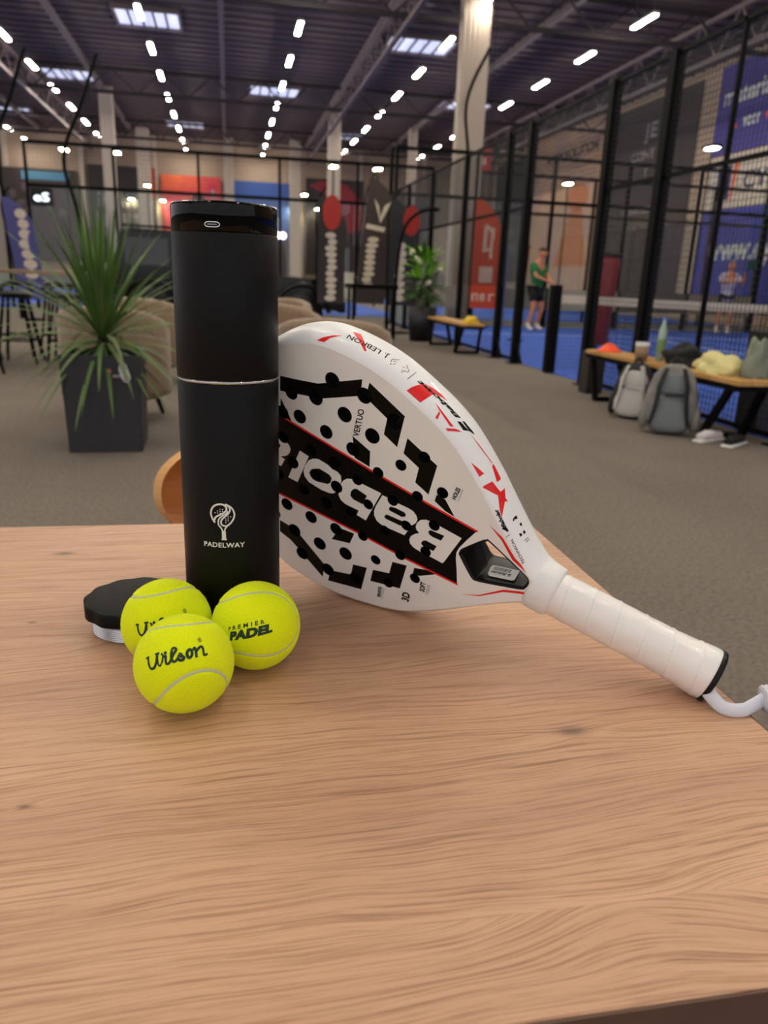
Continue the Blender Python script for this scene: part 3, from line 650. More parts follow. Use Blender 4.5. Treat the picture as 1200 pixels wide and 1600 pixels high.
b = new(); box(b, (-.14, -.14, .741), (.14, .14, .77), bev=.008); bm_obj('bin_lid', b, M['brown_vinyl'], r)

# ------------------------------------------------------------ backpacks on the floor
def pack(label, loc, rz, w, d, h, main, front, strap, tilt):
    r = thing('backpack', label, 'backpack', loc); r.rotation_euler = (tilt, 0, rz)
    def lump(name, c, s, m, p=3.0, taper=.25):
        bm = new(); bmesh.ops.create_uvsphere(bm, u_segments=28, v_segments=18, radius=1)
        for v in bm.verts:
            q = v.co; e = 2/p
            f = lambda t: math.copysign(abs(t)**e, t)
            z = f(q.z); k = 1-taper*max(0, z)
            v.co = (c[0]+f(q.x)*s[0]*k, c[1]+f(q.y)*s[1]*k, c[2]+z*s[2])
        return bm_obj(name, bm, m, r, True)
    lump('main_bag', (0, 0, h/2), (w/2, d/2, h/2), main)
    lump('front_pocket', (0, -d*.42, h*.30), (w*.40, d*.22, h*.27), front)
    lump('upper_pocket', (0, -d*.40, h*.70), (w*.33, d*.15, h*.15), front if main != front else strap)
    for s in (-1, 1):
        lump('side_pocket', (s*w*.48, 0, h*.25), (w*.09, d*.3, h*.2), main)
        b = new(); tube(b, smooth_pts([(s*w*.16, -d*.50, h*.93), (s*w*.25, -d*.62, h*.70), (s*w*.28, -d*.66, h*.42), (s*w*.36, -d*.5, h*.14)], 6), .024, 10, flat=.4); bm_obj('strap', b, strap, r, True)
    b = new(); tube(b, smooth_pts([(-w*.12, 0, h*.97), (0, 0, h*1.08), (w*.12, 0, h*.97)], 6), .011, 8); bm_obj('carry_handle', b, M['pack_dark'], r, True)
    b = new(); bar(b, (-w*.12, -d*.63, h*.56), (w*.3, -d*.66, h*.56), .014, .02); bm_obj('buckle_strap', b, strap, r)
    return r
pack('white and black backpack leaning on the long bench, left of the two', (3.27, 5.74, 0), -.75, .34, .17, .46, M['pack_dark'], M['pack_light'], M['pack_light'], -.12)
pack('grey hiking backpack in front of the white and black one', (3.21, 5.08, 0), -.55, .38, .19, .52, M['pack_grey'], mat('steel_grey_nylon', '#6f7478', .7), M['pack_dark'], -.12)
def shoe(label, loc, rz, m):
    r = thing('shoe', label, 'shoe', loc, rz)
    b = new(); tube(b, smooth_pts([(-.12, 0, .035), (-.05, 0, .045), (.05, 0, .035), (.13, 0, .025)], 4), [.032]*4+[.038]*4+[.036]*4+[.022], 12); bm_obj('upper', b, m, r, True)
    b = new(); box(b, (-.15, -.042, 0), (.15, .042, .016), bev=.01); bm_obj('sole', b, M['white'], r); return r
shoe('white shoe on the floor right behind the grey backpack', (3.40, 4.83, 0), .4, M['white_cloth'])
shoe('dark shoe beside the white one under the long bench', (3.50, 4.68, 0), .6, M['black_cloth'])

# ------------------------------------------------------------ planters
def planter_box(w, h, m, r):
    b = new(); t = .02
    vs = []
    for z, k in ((0, .93), (h, 1), (h, 1-2*t/w), (h-.06, 1-2*t/w)): vs.append([b.verts.new((s*w/2*k, q*w/2*k, z)) for s, q in ((-1, -1), (1, -1), (1, 1), (-1, 1))])
    for A, B in zip(vs, vs[1:]):
        for j in range(4): b.faces.new((A[j], A[(j+1) % 4], B[(j+1) % 4], B[j]))
    b.faces.new(vs[0][::-1]); bmesh.ops.bevel(b, geom=[e for e in b.edges if abs(e.verts[0].co.z-e.verts[1].co.z) > h*.5], offset=.008, segments=2, affect='EDGES')
    bm_obj('pot', b, m, r)
    b = new(); box(b, (-w/2*.9, -w/2*.9, h-.09), (w/2*.9, w/2*.9, h-.061)); bm_obj('soil', b, M['soil'], r)
def blade(bm, base, az, el, length, w, droop, n=8, mi=0):
    p = Vector(base); d = Vector((math.cos(az)*math.cos(el), math.sin(az)*math.cos(el), math.sin(el))); s = Vector((-math.sin(az), math.cos(az), 0)); prev = None
    for i in range(n+1):
        t = i/n; ww = w*(.55+1.2*t if t < .3 else (1-((t-.3)/.7)**1.6)*.91+.0)
        fold = d.cross(s)*ww*.22
        a = [bm.verts.new(p-s*ww/2+fold*-1), bm.verts.new(p), bm.verts.new(p+s*ww/2-fold)]
        if prev:
            for j in range(2): bm.faces.new((prev[j], prev[j+1], a[j+1], a[j])).material_index = mi
        prev = a; d = (d+Vector((0, 0, -droop/n))).normalized(); p = p+d*length/n
spk = thing('potted_plant', 'spiky long-leaved plant in a square dark grey planter left of the canister', 'plant', (-.735, 4.80, 0), .02)
planter_box(.44, .565, M['planter'], spk)
rg = random.Random(11)
b = new(); tube(b, [(0, 0, .46), (0, 0, .66)], [.035, .028], 10); bm_obj('trunk', b, M['soil'], spk)
for i in range(118):
    t = i/117; az = i*2.39996; el = R_(86-108*t**1.35)+rg.uniform(-.08, .08)
    L = rg.uniform(.62, .80)*(1 if t < .75 else .8); b = new()
    blade(b, (.02*math.cos(az), .02*math.sin(az), .60+.12*(1-t)+rg.uniform(-.02, .02)), az, el, L, .030, .25+1.0*t, 8)
    bm_obj('leaf', b, M['leaf'] if t < .45 or i % 3 else M['leaf_dry'], spk)
# tag label dangling on the planter: white looped cord with a pink dot
r = thing('plant_tag', 'white looped cord and pink dot label on the rim of the square planter', 'tag', (-.735+.10, 4.80-.232, .50))
b = new(); tube(b, [(.022*math.cos(a*.7)+.012*a/20+.03, -.004, .0+.03*math.sin(a*.7)-.002*a) for a in range(0, 30)], .0032, 6); bm_obj('cord', b, M['white'], r, True)
b = new(); lathe(b, [(.011, 0), (.011, .002)], 16); o = bm_obj('sticker_dot', b, mat('pink_dot', '#d0566a', .6), r); o.rotation_euler = (R_(84), 0, 0); o.location = (-.045, .002, -.022)
b = new(); box(b, (-.03, 0, -.055), (.03, .002, -.04)); bm_obj('paper_strip', b, M['ink_grey'], r)

leafy = thing('potted_plant', 'bushy bright green plant in a round black pot by the far bench', 'plant', (3.40, 13.6, 0))
b = new(); lathe(b, [(.21, 0), (.27, .60), (.25, .60), (.245, .56)], 36); bm_obj('pot', b, M['pot_black'], leafy, True)
b = new(); lathe(b, [(.243, .54), (.243, .558)], 30); bm_obj('soil', b, M['soil'], leafy)
def broad(bm, base, az, el, L, w, droop):
    blade(bm, base, az, el, L, w, droop, 7)
for i in range(16):
    az = i*2.4; rr = rg.uniform(.02, .12); hh = rg.uniform(.3, .85); b = new()
    P0 = Vector((rr*math.cos(az), rr*math.sin(az), .55)); P1 = P0+Vector((rr*math.cos(az)*1.1, rr*math.sin(az)*1.1, hh)); tube(b, [P0, P1], .008, 6); bm_obj('stem', b, M['leaf_dark'], leafy)
for i in range(110):
    az = i*2.39996; z = .68+.78*rg.random(); rr = rg.uniform(.03, .2)*(1.25-abs(z-.95)); up_ = z > 1.05
    b = new(); broad(b, (rr*math.cos(az), rr*math.sin(az), z), az, rg.uniform(.5, 1.25) if up_ else rg.uniform(-.2, .8), rg.uniform(.26, .42), rg.uniform(.075, .12), .9)
    bm_obj('leaf', b, M['leaf_bright'] if up_ and i % 4 else M['leaf_dark'], leafy)
for i, (x, y, z) in enumerate(((-.16, -.1, 1.42), (-.10, -.15, 1.36), (.30, 0, 1.22), (.02, -.25, 1.02), (-.24, -.05, 1.50))):
    b = new(); bmesh.ops.create_icosphere(b, subdivisions=2, radius=.055)
    for v in b.verts: v.co = v.co*(1+rg.uniform(-.2, .2))+Vector((x, y, z))
    bm_obj('blossom', b, M['flower'], leafy, True)

# ------------------------------------------------------------ tub armchairs
def tub_chair():
    r = thing('tub_armchair', '', 'armchair')
    def shell(R0, R1, z0, zt, a0, a1, name, m, n=40, low=.0):
        bm = new(); prof = 10; rings = []
        for i in range(n+1):
            a = a0+(a1-a0)*i/n; side_ = abs((a-(a0+a1)/2)/((a1-a0)/2)); top = zt-low*side_**2.2; ring = []
            mid = (R0+R1)/2; hw = (R1-R0)/2
            for k, (rr, z) in enumerate(((-1, z0), (-1, top-hw), (-.7, top-hw*.3), (0, top), (.7, top-hw*.3), (1, top-hw), (1, z0+.05), (.8, z0))):
                ring.append(bm.verts.new(((mid+rr*hw)*math.cos(a), (mid+rr*hw)*math.sin(a)*.92, z)))
            rings.append(ring)
        for A, B in zip(rings, rings[1:]):
            for j in range(8): bm.faces.new((A[j], A[(j+1) % 8], B[(j+1) % 8], B[j]))
        bm.faces.new(rings[0]); bm.faces.new(rings[-1][::-1]); bmesh.ops.recalc_face_normals(bm, faces=bm.faces)
        return bm_obj(name, bm, m, r, True)
    shell(.27, .38, .19, .80, R_(-30), R_(210), 'backrest', M['beige'], low=.16)
    b = new(); lathe(b, [(.30, .16), (.335, .18), (.335, .30)], 48); bm_obj('seat_base', b, M['beige'], r, True)
    b = new(); lathe(b, [(.25, .301), (.265, .32), (.265, .41), (.24, .435)], 40); bm_obj('seat_cushion', b, M['beige'], r, True)
    for s in (-1, 1):
        for t in (-1, 1):
            b = new(); tube(b, [(s*.2, t*.2, .165), (s*.24, t*.24, 0)], [.02, .014], 10); bm_obj('leg', b, M['black_metal'], r)
    return r
p = tub_chair()
spots = [((-.80, 5.75), 2.9, 'beige tub armchair right behind the square planter'), ((-.72, 7.75), 2.6, 'beige tub armchair back seen just left of the canister top'), ((.66, 4.95), 2.9, 'beige tub armchair directly behind the white racket'), ((.46, 6.75), .35, 'beige tub armchair with sloping arm behind the racket, middle of three'), ((.52, 8.6), -.5, 'beige tub armchair farthest of the three behind the racket')]
for i, ((x, y), a, lb) in enumerate(spots):
    o = p if i == 0 else copy_tree(p); o.location = (x, y, 0); o.rotation_euler.z = a; o['label'] = lb; o['group'] = 'beige tub armchairs on the carpet'

# ------------------------------------------------------------ high tables and stools
def high_table(label, x0, x1, y0, y1, h, m, t=.035):
    r = thing('high_table', label, 'table', ((x0+x1)/2, (y0+y1)/2, 0)); a, c = (x1-x0)/2, (y1-y0)/2
    b = new(); box(b, (-a, -c, h-t), (a, c, h), bev=.004); bm_obj('tabletop', b, m, r)
    for s in (-1, 1):
        for q in (-1, 1): b = new(); bar(b, (s*(a-.06), q*(c-.06), 0), (s*(a-.06), q*(c-.06), h-t-.001), .04); bm_obj('leg', b, M['black_metal'], r)
        b = new(); bar(b, (s*(a-.06), -c+.08, .25), (s*(a-.06), c-.08, .25), .025); bm_obj('foot_rail', b, M['black_metal'], r)
    return r
high_table('long high table with brown top at the left frame edge', -4.6, -1.25, 8.3, 9.0, 1.0, mat('walnut_top', '#8f7156', .5, noise='#7d6148', nscale=5))
high_table('small black high table right of the black car', 1.86, 2.62, 12.1, 12.7, .96, M['black_metal'], .07)
def stool():
    r = thing('bar_stool', '', 'stool')
    b = new(); lathe(b, [(.15, .70), (.17, .715), (.17, .745), (.15, .76)], 28); bm_obj('seat', b, M['black_plastic'], r, True)
    b = new(); tube(b, smooth_pts([(-.16, -.05, .78), (-.12, -.16, .84), (.12, -.16, .84), (.16, -.05, .78)], 5), .02, 8); bm_obj('backrest', b, M['black_plastic'], r, True)
    for s in (-1, 1):
        for q in (-1, 1): b = new(); bar(b, (s*.10, q*.10, .70), (s*.20, q*.20, .0), .022); bm_obj('leg', b, M['black_metal'], r)
    b = new()
    for A, B in (((-1, -1), (1, -1)), ((1, -1), (1, 1)), ((1, 1), (-1, 1)), ((-1, 1), (-1, -1))): bar(b, (A[0]*.165, A[1]*.165, .25), (B[0]*.165, B[1]*.165, .25), .018)
    bm_obj('foot_ring', b, M['black_metal'], r); return r
p = stool()
for i, (x, y, z) in enumerate(((-2.30, 9.25, 0), (-1.8, 9.3, 0), (-1.35, 9.35, 0), (-2.75, 9.2, 0), (-2.42, 8.0, .2), (-3.2, 8.05, 0), (-1.62, 9.9, 0), (-2.05, 10.1, 0), (-2.5, 10.0, 0), (-2.95, 9.9, 0))):
    o = p if i == 0 else copy_tree(p); o.location = (x, y, 0); o.rotation_euler.z = math.pi if y > 9 else 0
    if y > 9: o['label'] = 'black bar stool with thin legs behind the long high table'; o['group'] = 'black bar stools behind the high table'
    else: o['label'] = 'black bar stool in front of the long high table' ; o['group'] = 'black bar stools in front of the high table'
# row of small courtside chairs and clutter far left behind glass: net posts etc. kept as built

# ------------------------------------------------------------ bent plywood chair tucked at the far side of the table
ch = thing('plywood_chair', 'orange bent plywood chair tucked at the far side of the oak table', 'chair', (.14, 1.16, 0))
n = 28; V = []; F = []; rows_ = 14
for side_ in (0, 1):
    for j in range(rows_+1):
        tz = j/rows_; z = .648+.130*tz
        for i in range(n+1):
            s = (i/n)*2-1; hw = .268-.052*abs(2*tz-1.0)**2.4
            x = .021+s*hw; yy = .11*(1-s*s)+.045*tz; nx_, ny_ = .22*s/.268, 1.0; nl_ = math.hypot(nx_, ny_)/.020; x += side_*nx_/nl_; yy += side_*ny_/nl_; V.append((x, yy-.045, z-.06*(1-abs(s)**2)*(1-tz)*.9))
m_ = (n+1)*(rows_+1)
for j in range(rows_):
    for i in range(n):
        a = j*(n+1)+i; F += [(a, a+1, a+n+2, a+n+1), (m_+a+n+1, m_+a+n+2, m_+a+1, m_+a)]
mi = [0]*len(F)
for j in range(rows_):
    a = j*(n+1); F.append((a+n+1, m_+a+n+1, m_+a, a)); F.append((a+n, m_+a+n, m_+a+2*n+1, a+2*n+1)); mi += [1, 1]
for i in range(n): F.append((i, m_+i, m_+i+1, i+1)); a = rows_*(n+1)+i; F.append((a+1, m_+a+1, m_+a, a)); mi += [1, 1]
raw('backrest', V, F, [M['ply_face'], M['ply_edge']], ch, smooth=False, mi=mi)
b = new(); box(b, (-.21, -.36, .43), (.21, .06, .448), bev=.006); bm_obj('seat', b, M['ply_face'], ch)
for s in (-1, 1):
    b = new(); tube(b, smooth_pts([(s*.13, -.0, .445), (s*.13, .09, .47), (s*.12, .125, .62), (s*.12, .118, .70)], 5), .011, 8); bm_obj('back_support', b, M['black_metal'], ch, True)
    for t in (-.33, .04): b = new(); tube(b, [(s*.17, t, .43), (s*.21, t+(.03 if t > 0 else -.03), 0)], .012, 8); bm_obj('leg', b, M['black_metal'], ch)

# ------------------------------------------------------------ black off-road car shown behind the seats
car = thing('off_road_car', 'black off-road car with roof lamps parked behind the armchairs', 'car', (-.05, 15.6, 0))
def prism(name, prof, y0, y1, m, inset=0, bev=.04):
    b = new(); A = [b.verts.new((x, y0, z)) for x, z in prof]; B = [b.verts.new((x, y1, z)) for x, z in prof]
    b.faces.new(A); b.faces.new(B[::-1])
    for i in range(len(prof)): b.faces.new((A[i], B[i], B[(i+1) % len(prof)], A[(i+1) % len(prof)]))
    bmesh.ops.recalc_face_normals(b, faces=b.faces)
    if bev: bmesh.ops.bevel(b, geom=list(b.edges), offset=bev, segments=2, affect='EDGES')
    return bm_obj(name, b, m, car)
prism('car_body', [(-2.05, .42), (-2.08, .95), (-1.98, 1.05), (.85, 1.05), (2.0, .98), (2.12, .80), (2.10, .45)], -.85, .85, M['car'])
prism('cabin', [(-1.95, 1.04), (-1.85, 1.72), (.35, 1.74), (.95, 1.04)], -.74, .74, M['car'])
for x0, x1 in ((-1.75, -1.0), (-.9, -.2), (-.1, .5)):
    b = new(); box(b, (x0, -.765, 1.14), (x1, -.742, 1.60)); bm_obj('side_window', b, M['car_glass'], car)
for x in (-1.35, 1.40):
    for y in (-.84, .84):
        b = new(); lathe(b, [(.20, -.12), (.36, -.12), (.39, -.08), (.39, .08), (.36, .12), (.20, .12)], 36); o = bm_obj('wheel', b, M['black_plastic'], car, True); o.rotation_euler = (R_(90), 0, 0); o.location = (x, y, .39)
        b = new(); lathe(b, [(.19, -.135), (.19, .135)], 20); h = bm_obj('rim', b, M['steel'], o)
for x in (-1.35, 1.40): b = new(); tube(b, [(x+.5*math.cos(a), -.88, .39+.5*math.sin(a)) for a in [R_(q) for q in range(0, 181, 12)]], .05, 8); bm_obj('wheel_arch', b, M['black_plastic'], car)
b = new(); box(b, (2.08, -.8, .40), (2.24, .8, .60), bev=.02); bm_obj('bumper', b, M['black_plastic'], car)
b = new()
for y in (-.6, .6): lathe(b, [(.10, 0), (.10, .04)], 20, c=(0, y))
o = bm_obj('headlamp', b, M['steel'], car); o.rotation_euler = (0, R_(90), 0); o.location = (2.11, 0, .80)
for i in range(6):
    b = new(); lathe(b, [(.05, 0), (.06, .05)], 14); o = bm_obj('roof_lamp', b, M['car_light'], car); o.rotation_euler = (R_(90), 0, 0); o.location = (.55+i*.1, -.76, 1.74)
b = new(); bar(b, (-1.8, -.7, 1.80), (1.1, -.7, 1.76), .04); bar(b, (-1.8, .7, 1.80), (1.1, .7, 1.76), .04); bm_obj('roof_rail', b, M['black_metal'], car)
rg2 = random.Random(5)
b = new()
for x, z, r2 in ((1.62, 1.36, .05), (1.20, 1.40, .03), (1.32, 1.30, .03)): lathe(b, [(r2, 0), (r2*.6, .03)], 12, c=(x, -z))
# ------------------------------------------------------------ two padel players
def player(label, x, y, rz, sk, top_pts, shirt, shorts, hairm, racket=None):
    r = thing('person', label, 'person', (x, y, .013), rz)
    J, E_, Rr = sk
    def skin_mesh(name, J, E_, Rr, m, lv=2):
        me = bpy.data.meshes.new(name); me.from_pydata(J, E_, []); me.update()
        o = bpy.data.objects.new(name, me); COL.objects.link(o); me.materials.append(m)
        md = o.modifiers.new('skin', 'SKIN'); md.use_smooth_shade = True
        sv = me.skin_vertices[0].data
        for i, rr in enumerate(Rr): sv[i].radius = rr if isinstance(rr, tuple) else (rr, rr)
        sv[0].use_root = True
        s2 = o.modifiers.new('sub', 'SUBSURF'); s2.levels = lv; s2.render_levels = lv
        dg = bpy.context.evaluated_depsgraph_get(); me2 = bpy.data.meshes.new_from_object(o.evaluated_get(dg)); me2.materials.clear() if me2.materials else None
        bpy.data.objects.remove(o); return me_obj(name, me2, m, r, True)
    skin_mesh('body', J, E_, Rr, M['skin'])
    for nm, (j, e, q, m) in top_pts.items(): skin_mesh(nm, j, e, q, m)
    return r, skin_mesh
def body(shl, el_l, ha_l, shr, el_r, ha_r, hipl, knl, anl, toel, hipr, knr, anr, toer, chest, neck, head, pelvis=(0, 0, .95)):
    J = [pelvis, chest, neck, head, shl, el_l, ha_l, shr, el_r, ha_r, hipl, knl, anl, toel, hipr, knr, anr, toer]
    Rr = [(.13, .10), (.15, .11), (.055, .055), (.085, .10), .055, .042, .028, .055, .042, .028, .085, .058, .040, .035, .085, .058, .040, .035]
    E_ = [(0, 1), (1, 2), (2, 3), (1, 4), (4, 5), (5, 6), (1, 7), (7, 8), (8, 9), (0, 10), (10, 11), (11, 12), (12, 13), (0, 14), (14, 15), (15, 16), (16, 17)]
    for ha, src, k in ((ha_l, el_l, 6), (ha_r, el_r, 9)):
        d = (Vector(ha)-Vector(src)).normalized(); s = d.cross(Vector((0, 0, 1))).normalized()
        for f, L in ((-1.5, .075), (-.5, .085), (.5, .08), (1.5, .065)):
            p1 = Vector(ha)+d*.05+s*.012*f; p2 = p1+d*L+Vector((0, 0, -.02)); i = len(J); J += [tuple(p1), tuple(p2)]; Rr += [.012, .009]; E_ += [(k, i), (i, i+1)]
        p1 = Vector(ha)+s*-.035; i = len(J); J += [tuple(p1+d*.04)]; Rr += [.011]; E_ += [(k, i)]
    return J, E_, Rr
def finish_head(r, head, hairm, beard=False, ry=0):
    hx, hy, hz = head
    b = new(); bmesh.ops.create_uvsphere(b, u_segments=20, v_segments=14, radius=1)
    for v in b.verts: v.co = (hx+v.co.x*.078, hy+v.co.y*.095, hz+v.co.z*.115)
    bm_obj('head', b, M['skin'], r, True)
    b = new(); bmesh.ops.create_uvsphere(b, u_segments=20, v_segments=14, radius=1)
    bmesh.ops.delete(b, geom=[v for v in b.verts if v.co.z < .12 and v.co.y < .35 or v.co.z < -.3], context='VERTS')
    for v in b.verts: v.co = (hx+v.co.x*.084, hy+v.co.y*.101+.004, hz+v.co.z*.121+.004)
    bm_obj('hair', b, hairm, r, True)
    b = new(); box(b, (hx-.012, hy-.115, hz-.03), (hx+.012, hy-.088, hz+.015), bev=.004); bm_obj('nose', b, M['skin'], r)
    for s in (-1, 1):
        b = new(); bmesh.ops.create_icosphere(b, subdivisions=2, radius=.011); o = bm_obj('eye', b, M['black_plastic'], r); o.location = (hx+s*.032, hy-.084, hz+.012)
        b = new(); box(b, (hx+s*.083-.008, hy-.015, hz-.03), (hx+s*.083+.008, hy+.015, hz+.025), bev=.006); bm_obj('ear', b, M['skin'], r)
    b = new(); box(b, (hx-.024, hy-.098, hz-.058), (hx+.024, hy-.086, hz-.048)); bm_obj('mouth', b, mat('lips', '#9a4a40', .6), r)
# player in green: facing right-ish (+x), slight crouch, hands joined in front
sk = body((-.17, 0, 1.42), (-.22, -.12, 1.18), (-.02, -.34, 1.08), (.17, 0, 1.42), (.22, -.14, 1.17), (.05, -.34, 1.06), (-.10, 0, .90), (-.15, -.08, .50), (-.17, .04, .09), (-.17, -.12, .035), (.10, 0, .90), (.15, -.08, .50), (.18, .04, .09), (.18, -.12, .035), (0, -.03, 1.36), (0, -.05, 1.53), (0, -.09, 1.68))
def shirt_of(J, m, hem=.78, pad=.03, arm=.55):
    P, C, _, _, sl, el, _, sr, er = J[:9]; L = lambda a, c, t: tuple(Vector(a).lerp(Vector(c), t))
    j = [P, C, sl, L(sl, el, arm*1.3), sr, L(sr, er, arm*1.3), (P[0], P[1], hem)]
    return j, [(0, 1), (1, 2), (2, 3), (1, 4), (4, 5), (0, 6)], [(.16, .13), (.18, .14), .08, .072, .08, .072, (.18, .15)], m
def shorts_of(J, m):
    P = J[0]; L = lambda a, c, t: tuple(Vector(a).lerp(Vector(c), t))
    return [P, J[10], L(J[10], J[11], .7), J[14], L(J[14], J[15], .7)], [(0, 1), (1, 2), (0, 3), (3, 4)], [(.15, .12), .11, .10, .11, .10], m
def socks_of(J, k, m): return [J[k], tuple(Vector(J[k]).lerp(Vector(J[k-1]), .28)), J[k+1]], [(0, 1), (0, 2)], [.052, .048, .045], m
J = sk[0]
r, sm = player('player in green shirt and black shorts on the right court', 6.95, 17.1, .60, sk, {'shirt': shirt_of(J, M['green_shirt']), 'shorts': shorts_of(J, M['black_cloth']), 'shoe': socks_of(J, 12, M['white_cloth']), 'sock': socks_of(J, 16, M['white_cloth'])}, None, None, None)
finish_head(r, J[3], M['hair']); r.scale = (1.10, 1.06, 1.03)
sk = body((-.18, 0, 1.43), (-.26, -.20, 1.25), (.02, -.34, 1.30), (.18, 0, 1.43), (.34, -.10, 1.22), (.26, -.26, 1.42), (-.10, 0, .90), (-.12, -.05, .50), (-.14, .03, .09), (-.14, -.13, .035), (.10, 0, .90), (.12, -.05, .50), (.14, .03, .09), (.14, -.13, .035), (0, -.02, 1.37), (0, -.03, 1.54), (0, -.06, 1.69))
J = sk[0]
r, sm = player('player in pale shirt and dark shorts raising a racket at far right', 12.5, 18.0, -.25, sk, {'shirt': shirt_of(J, M['blue_white_cloth'], hem=.86), 'shorts': shorts_of(J, M['black_cloth']), 'shoe': socks_of(J, 12, M['white_cloth']), 'sock': socks_of(J, 16, M['white_cloth'])}, None, None, None)
finish_head(r, J[3], mat('grey_hair', '#8a7f78', .8))
rk = thing('padel_racket', 'small dark green padel racket held up by the pale shirted player', 'racket', mw=Matrix.Translation((12.5+.26, 17.72, 1.50)) @ Matrix.Rotation(.5, 4, 'Y'))
b = new(); lathe(b, [(.13, -.018), (.135, 0), (.13, .018)], 30); o = bm_obj('head_face', b, mat('dark_green_face', '#0e4a3c', .5), rk); o.rotation_euler = (R_(90), 0, 0); o.location = (0, 0, .24)
b = new(); tube(b, [(0, 0, -.06), (0, 0, .12)], .017, 10); bm_obj('handle', b, M['black_plastic'], rk)

# ------------------------------------------------------------ oak table
TT = .75
tbl = thing('table', 'light oak laminate table top filling the foreground', 'table', (.363, .8715, 0), -.018)
b = new(); box(b, (-1.199, -.663, TT-.032), (-.001, -.001, TT), bev=.0006); bm_obj('tabletop', b, M['oak'], tbl)
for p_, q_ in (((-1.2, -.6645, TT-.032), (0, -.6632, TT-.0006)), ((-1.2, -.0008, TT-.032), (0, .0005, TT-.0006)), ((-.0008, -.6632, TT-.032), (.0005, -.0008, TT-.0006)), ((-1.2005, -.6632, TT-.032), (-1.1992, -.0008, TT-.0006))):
    b = new(); box(b, p_, q_); bm_obj('edge_band', b, M['oak_edge'], tbl, label='edge strip coloured dark brown for its shade')
for x in (-1.14, -.06):
    for y in (-.60, -.06): b = new(); box(b, (x-.025, y-.025, 0), (x+.025, y+.025, TT-.0335), bev=.003); bm_obj('leg', b, M['black_metal'], tbl)
b = new()
for y in (-.60, -.06): box(b, (-1.114, y-.015, TT-.075), (-.086, y+.015, TT-.0335))
for x in (-1.14, -.06): box(b, (x-.015, -.574, TT-.075), (x+.015, -.086, TT-.0335))
bm_obj('apron', b, M['black_metal'], tbl)

# ------------------------------------------------------------ tall black ball canister
can = thing('ball_canister', 'tall matte black ball canister with silver ring and white racket logo', 'canister', (-.0017, .590, TT))
RC = .0377
b = new(); lathe(b, [(RC-.003, 0), (RC-.0008, .0008), (RC, .003), (RC, .2080), (RC-.0004, .2088)], 160); bm_obj('body', b, M['matte_black'], can, True)
b = new(); lathe(b, [(RC-.0012, .2086), (RC+.0001, .2090), (RC+.0001, .2106), (RC-.0012, .2110)], 160, capb=False, capt=False); bm_obj('silver_ring', b, M['steel'], can, True)
b = new(); lathe(b, [(RC-.0004, .2108), (RC, .2116), (RC, .3108), (RC-.0005, .3116)], 160); bm_obj('upper_body', b, M['matte_black'], can, True)
b = new(); lathe(b, [(RC-.0009, .3117), (RC-.0002, .3121), (RC-.0002, .3293), (RC-.0007, .3306), (RC-.002, .3312), (RC-.004, .3300), (RC-.006, .3290)], 160); bm_obj('pump_cap', b, M['gloss_black'], can, True)
def onc(a0, z0, off=.0002):
    return lambda x, y: ((RC+off)*math.cos(a0+x/RC), (RC+off)*math.sin(a0+x/RC), z0+y)
aL = R_(-99.2)
kx, ky = .0000405, .0000424
lg = lambda pts: [((x-590)*kx, (530-y)*ky) for x, y in pts]
D = Decal()
def cat_(pts, w, n=5): D.stroke([tuple(p) for p in [(v[0], v[1]) for v in smooth_pts([(a, c, 0) for a, c in lg(pts)], n)]], w*kx)
cat_([(428, 553), (385, 490), (360, 430), (352, 380), (372, 300), (430, 235), (530, 205), (605, 222), (645, 270), (640, 320), (600, 360), (540, 395), (470, 430), (435, 460), (420, 505)], 34)
cat_([(622, 203), (700, 240), (760, 300), (788, 390), (770, 475), (715, 555), (655, 600), (600, 606), (555, 585), (540, 535), (565, 480), (620, 430), (680, 375), (708, 320), (700, 265), (660, 222)], 30)
cat_([(672, 330), (640, 380), (560, 428), (505, 480), (488, 540), (500, 600), (545, 655), (575, 720)], 26)
cat_([(700, 560), (645, 620), (612, 665), (602, 720)], 26)
D.add(lg([(550, 705), (625, 705), (625, 850), (552, 850)]), [(3, 2, 1, 0)]); D.add(lg([(543, 845), (637, 845), (637, 875), (543, 875)]), [(3, 2, 1, 0)])
for x, y in ((527, 300), (577, 300), (480, 333), (530, 335), (575, 335), (435, 367), (482, 370), (530, 370), (720, 437), (675, 437), (675, 475), (630, 510), (675, 510), (630, 545), (630, 475)):
    c = lg([(x, y)])[0]; D.disc(c, 11*kx, 8)
z0 = .1060
D.build('printed_logo', onc(aL, z0), M['ink_white'], can)
D = Decal(); D.text('PADELWAY', (-.0162, 0), (.0155, 0), (-.0162, .0037), .025, 0, 1.08); D.build('lettering', onc(aL, .0855), M['ink_white'], can)
D = Decal(); pts = [(.0028*math.cos(a)*(1)+(.0022 if math.cos(a) > 0 else -.0022), .0016*math.sin(a)) for a in [2*math.pi*(i+.5)/20 for i in range(20)]]; pts.append(pts[0]); D.stroke(pts, .0006, True)
D.build('charging_port', onc(R_(-102.6), .3160, .0001), M['steel'], can)
D = Decal(); D.stroke([(-.0032, 0), (.0032, 0)], .0009); D.build('port_slot', onc(R_(-102.6), .3160, .00005), M['ink_grey'], can)
D = Decal(); D.disc((0, 0), .0008, 12); D.disc((-.0022, -.0038), .0005, 8, .0003); D.build('pin_hole', onc(R_(-103.9), .304, .00012), M['gloss_black'], can)

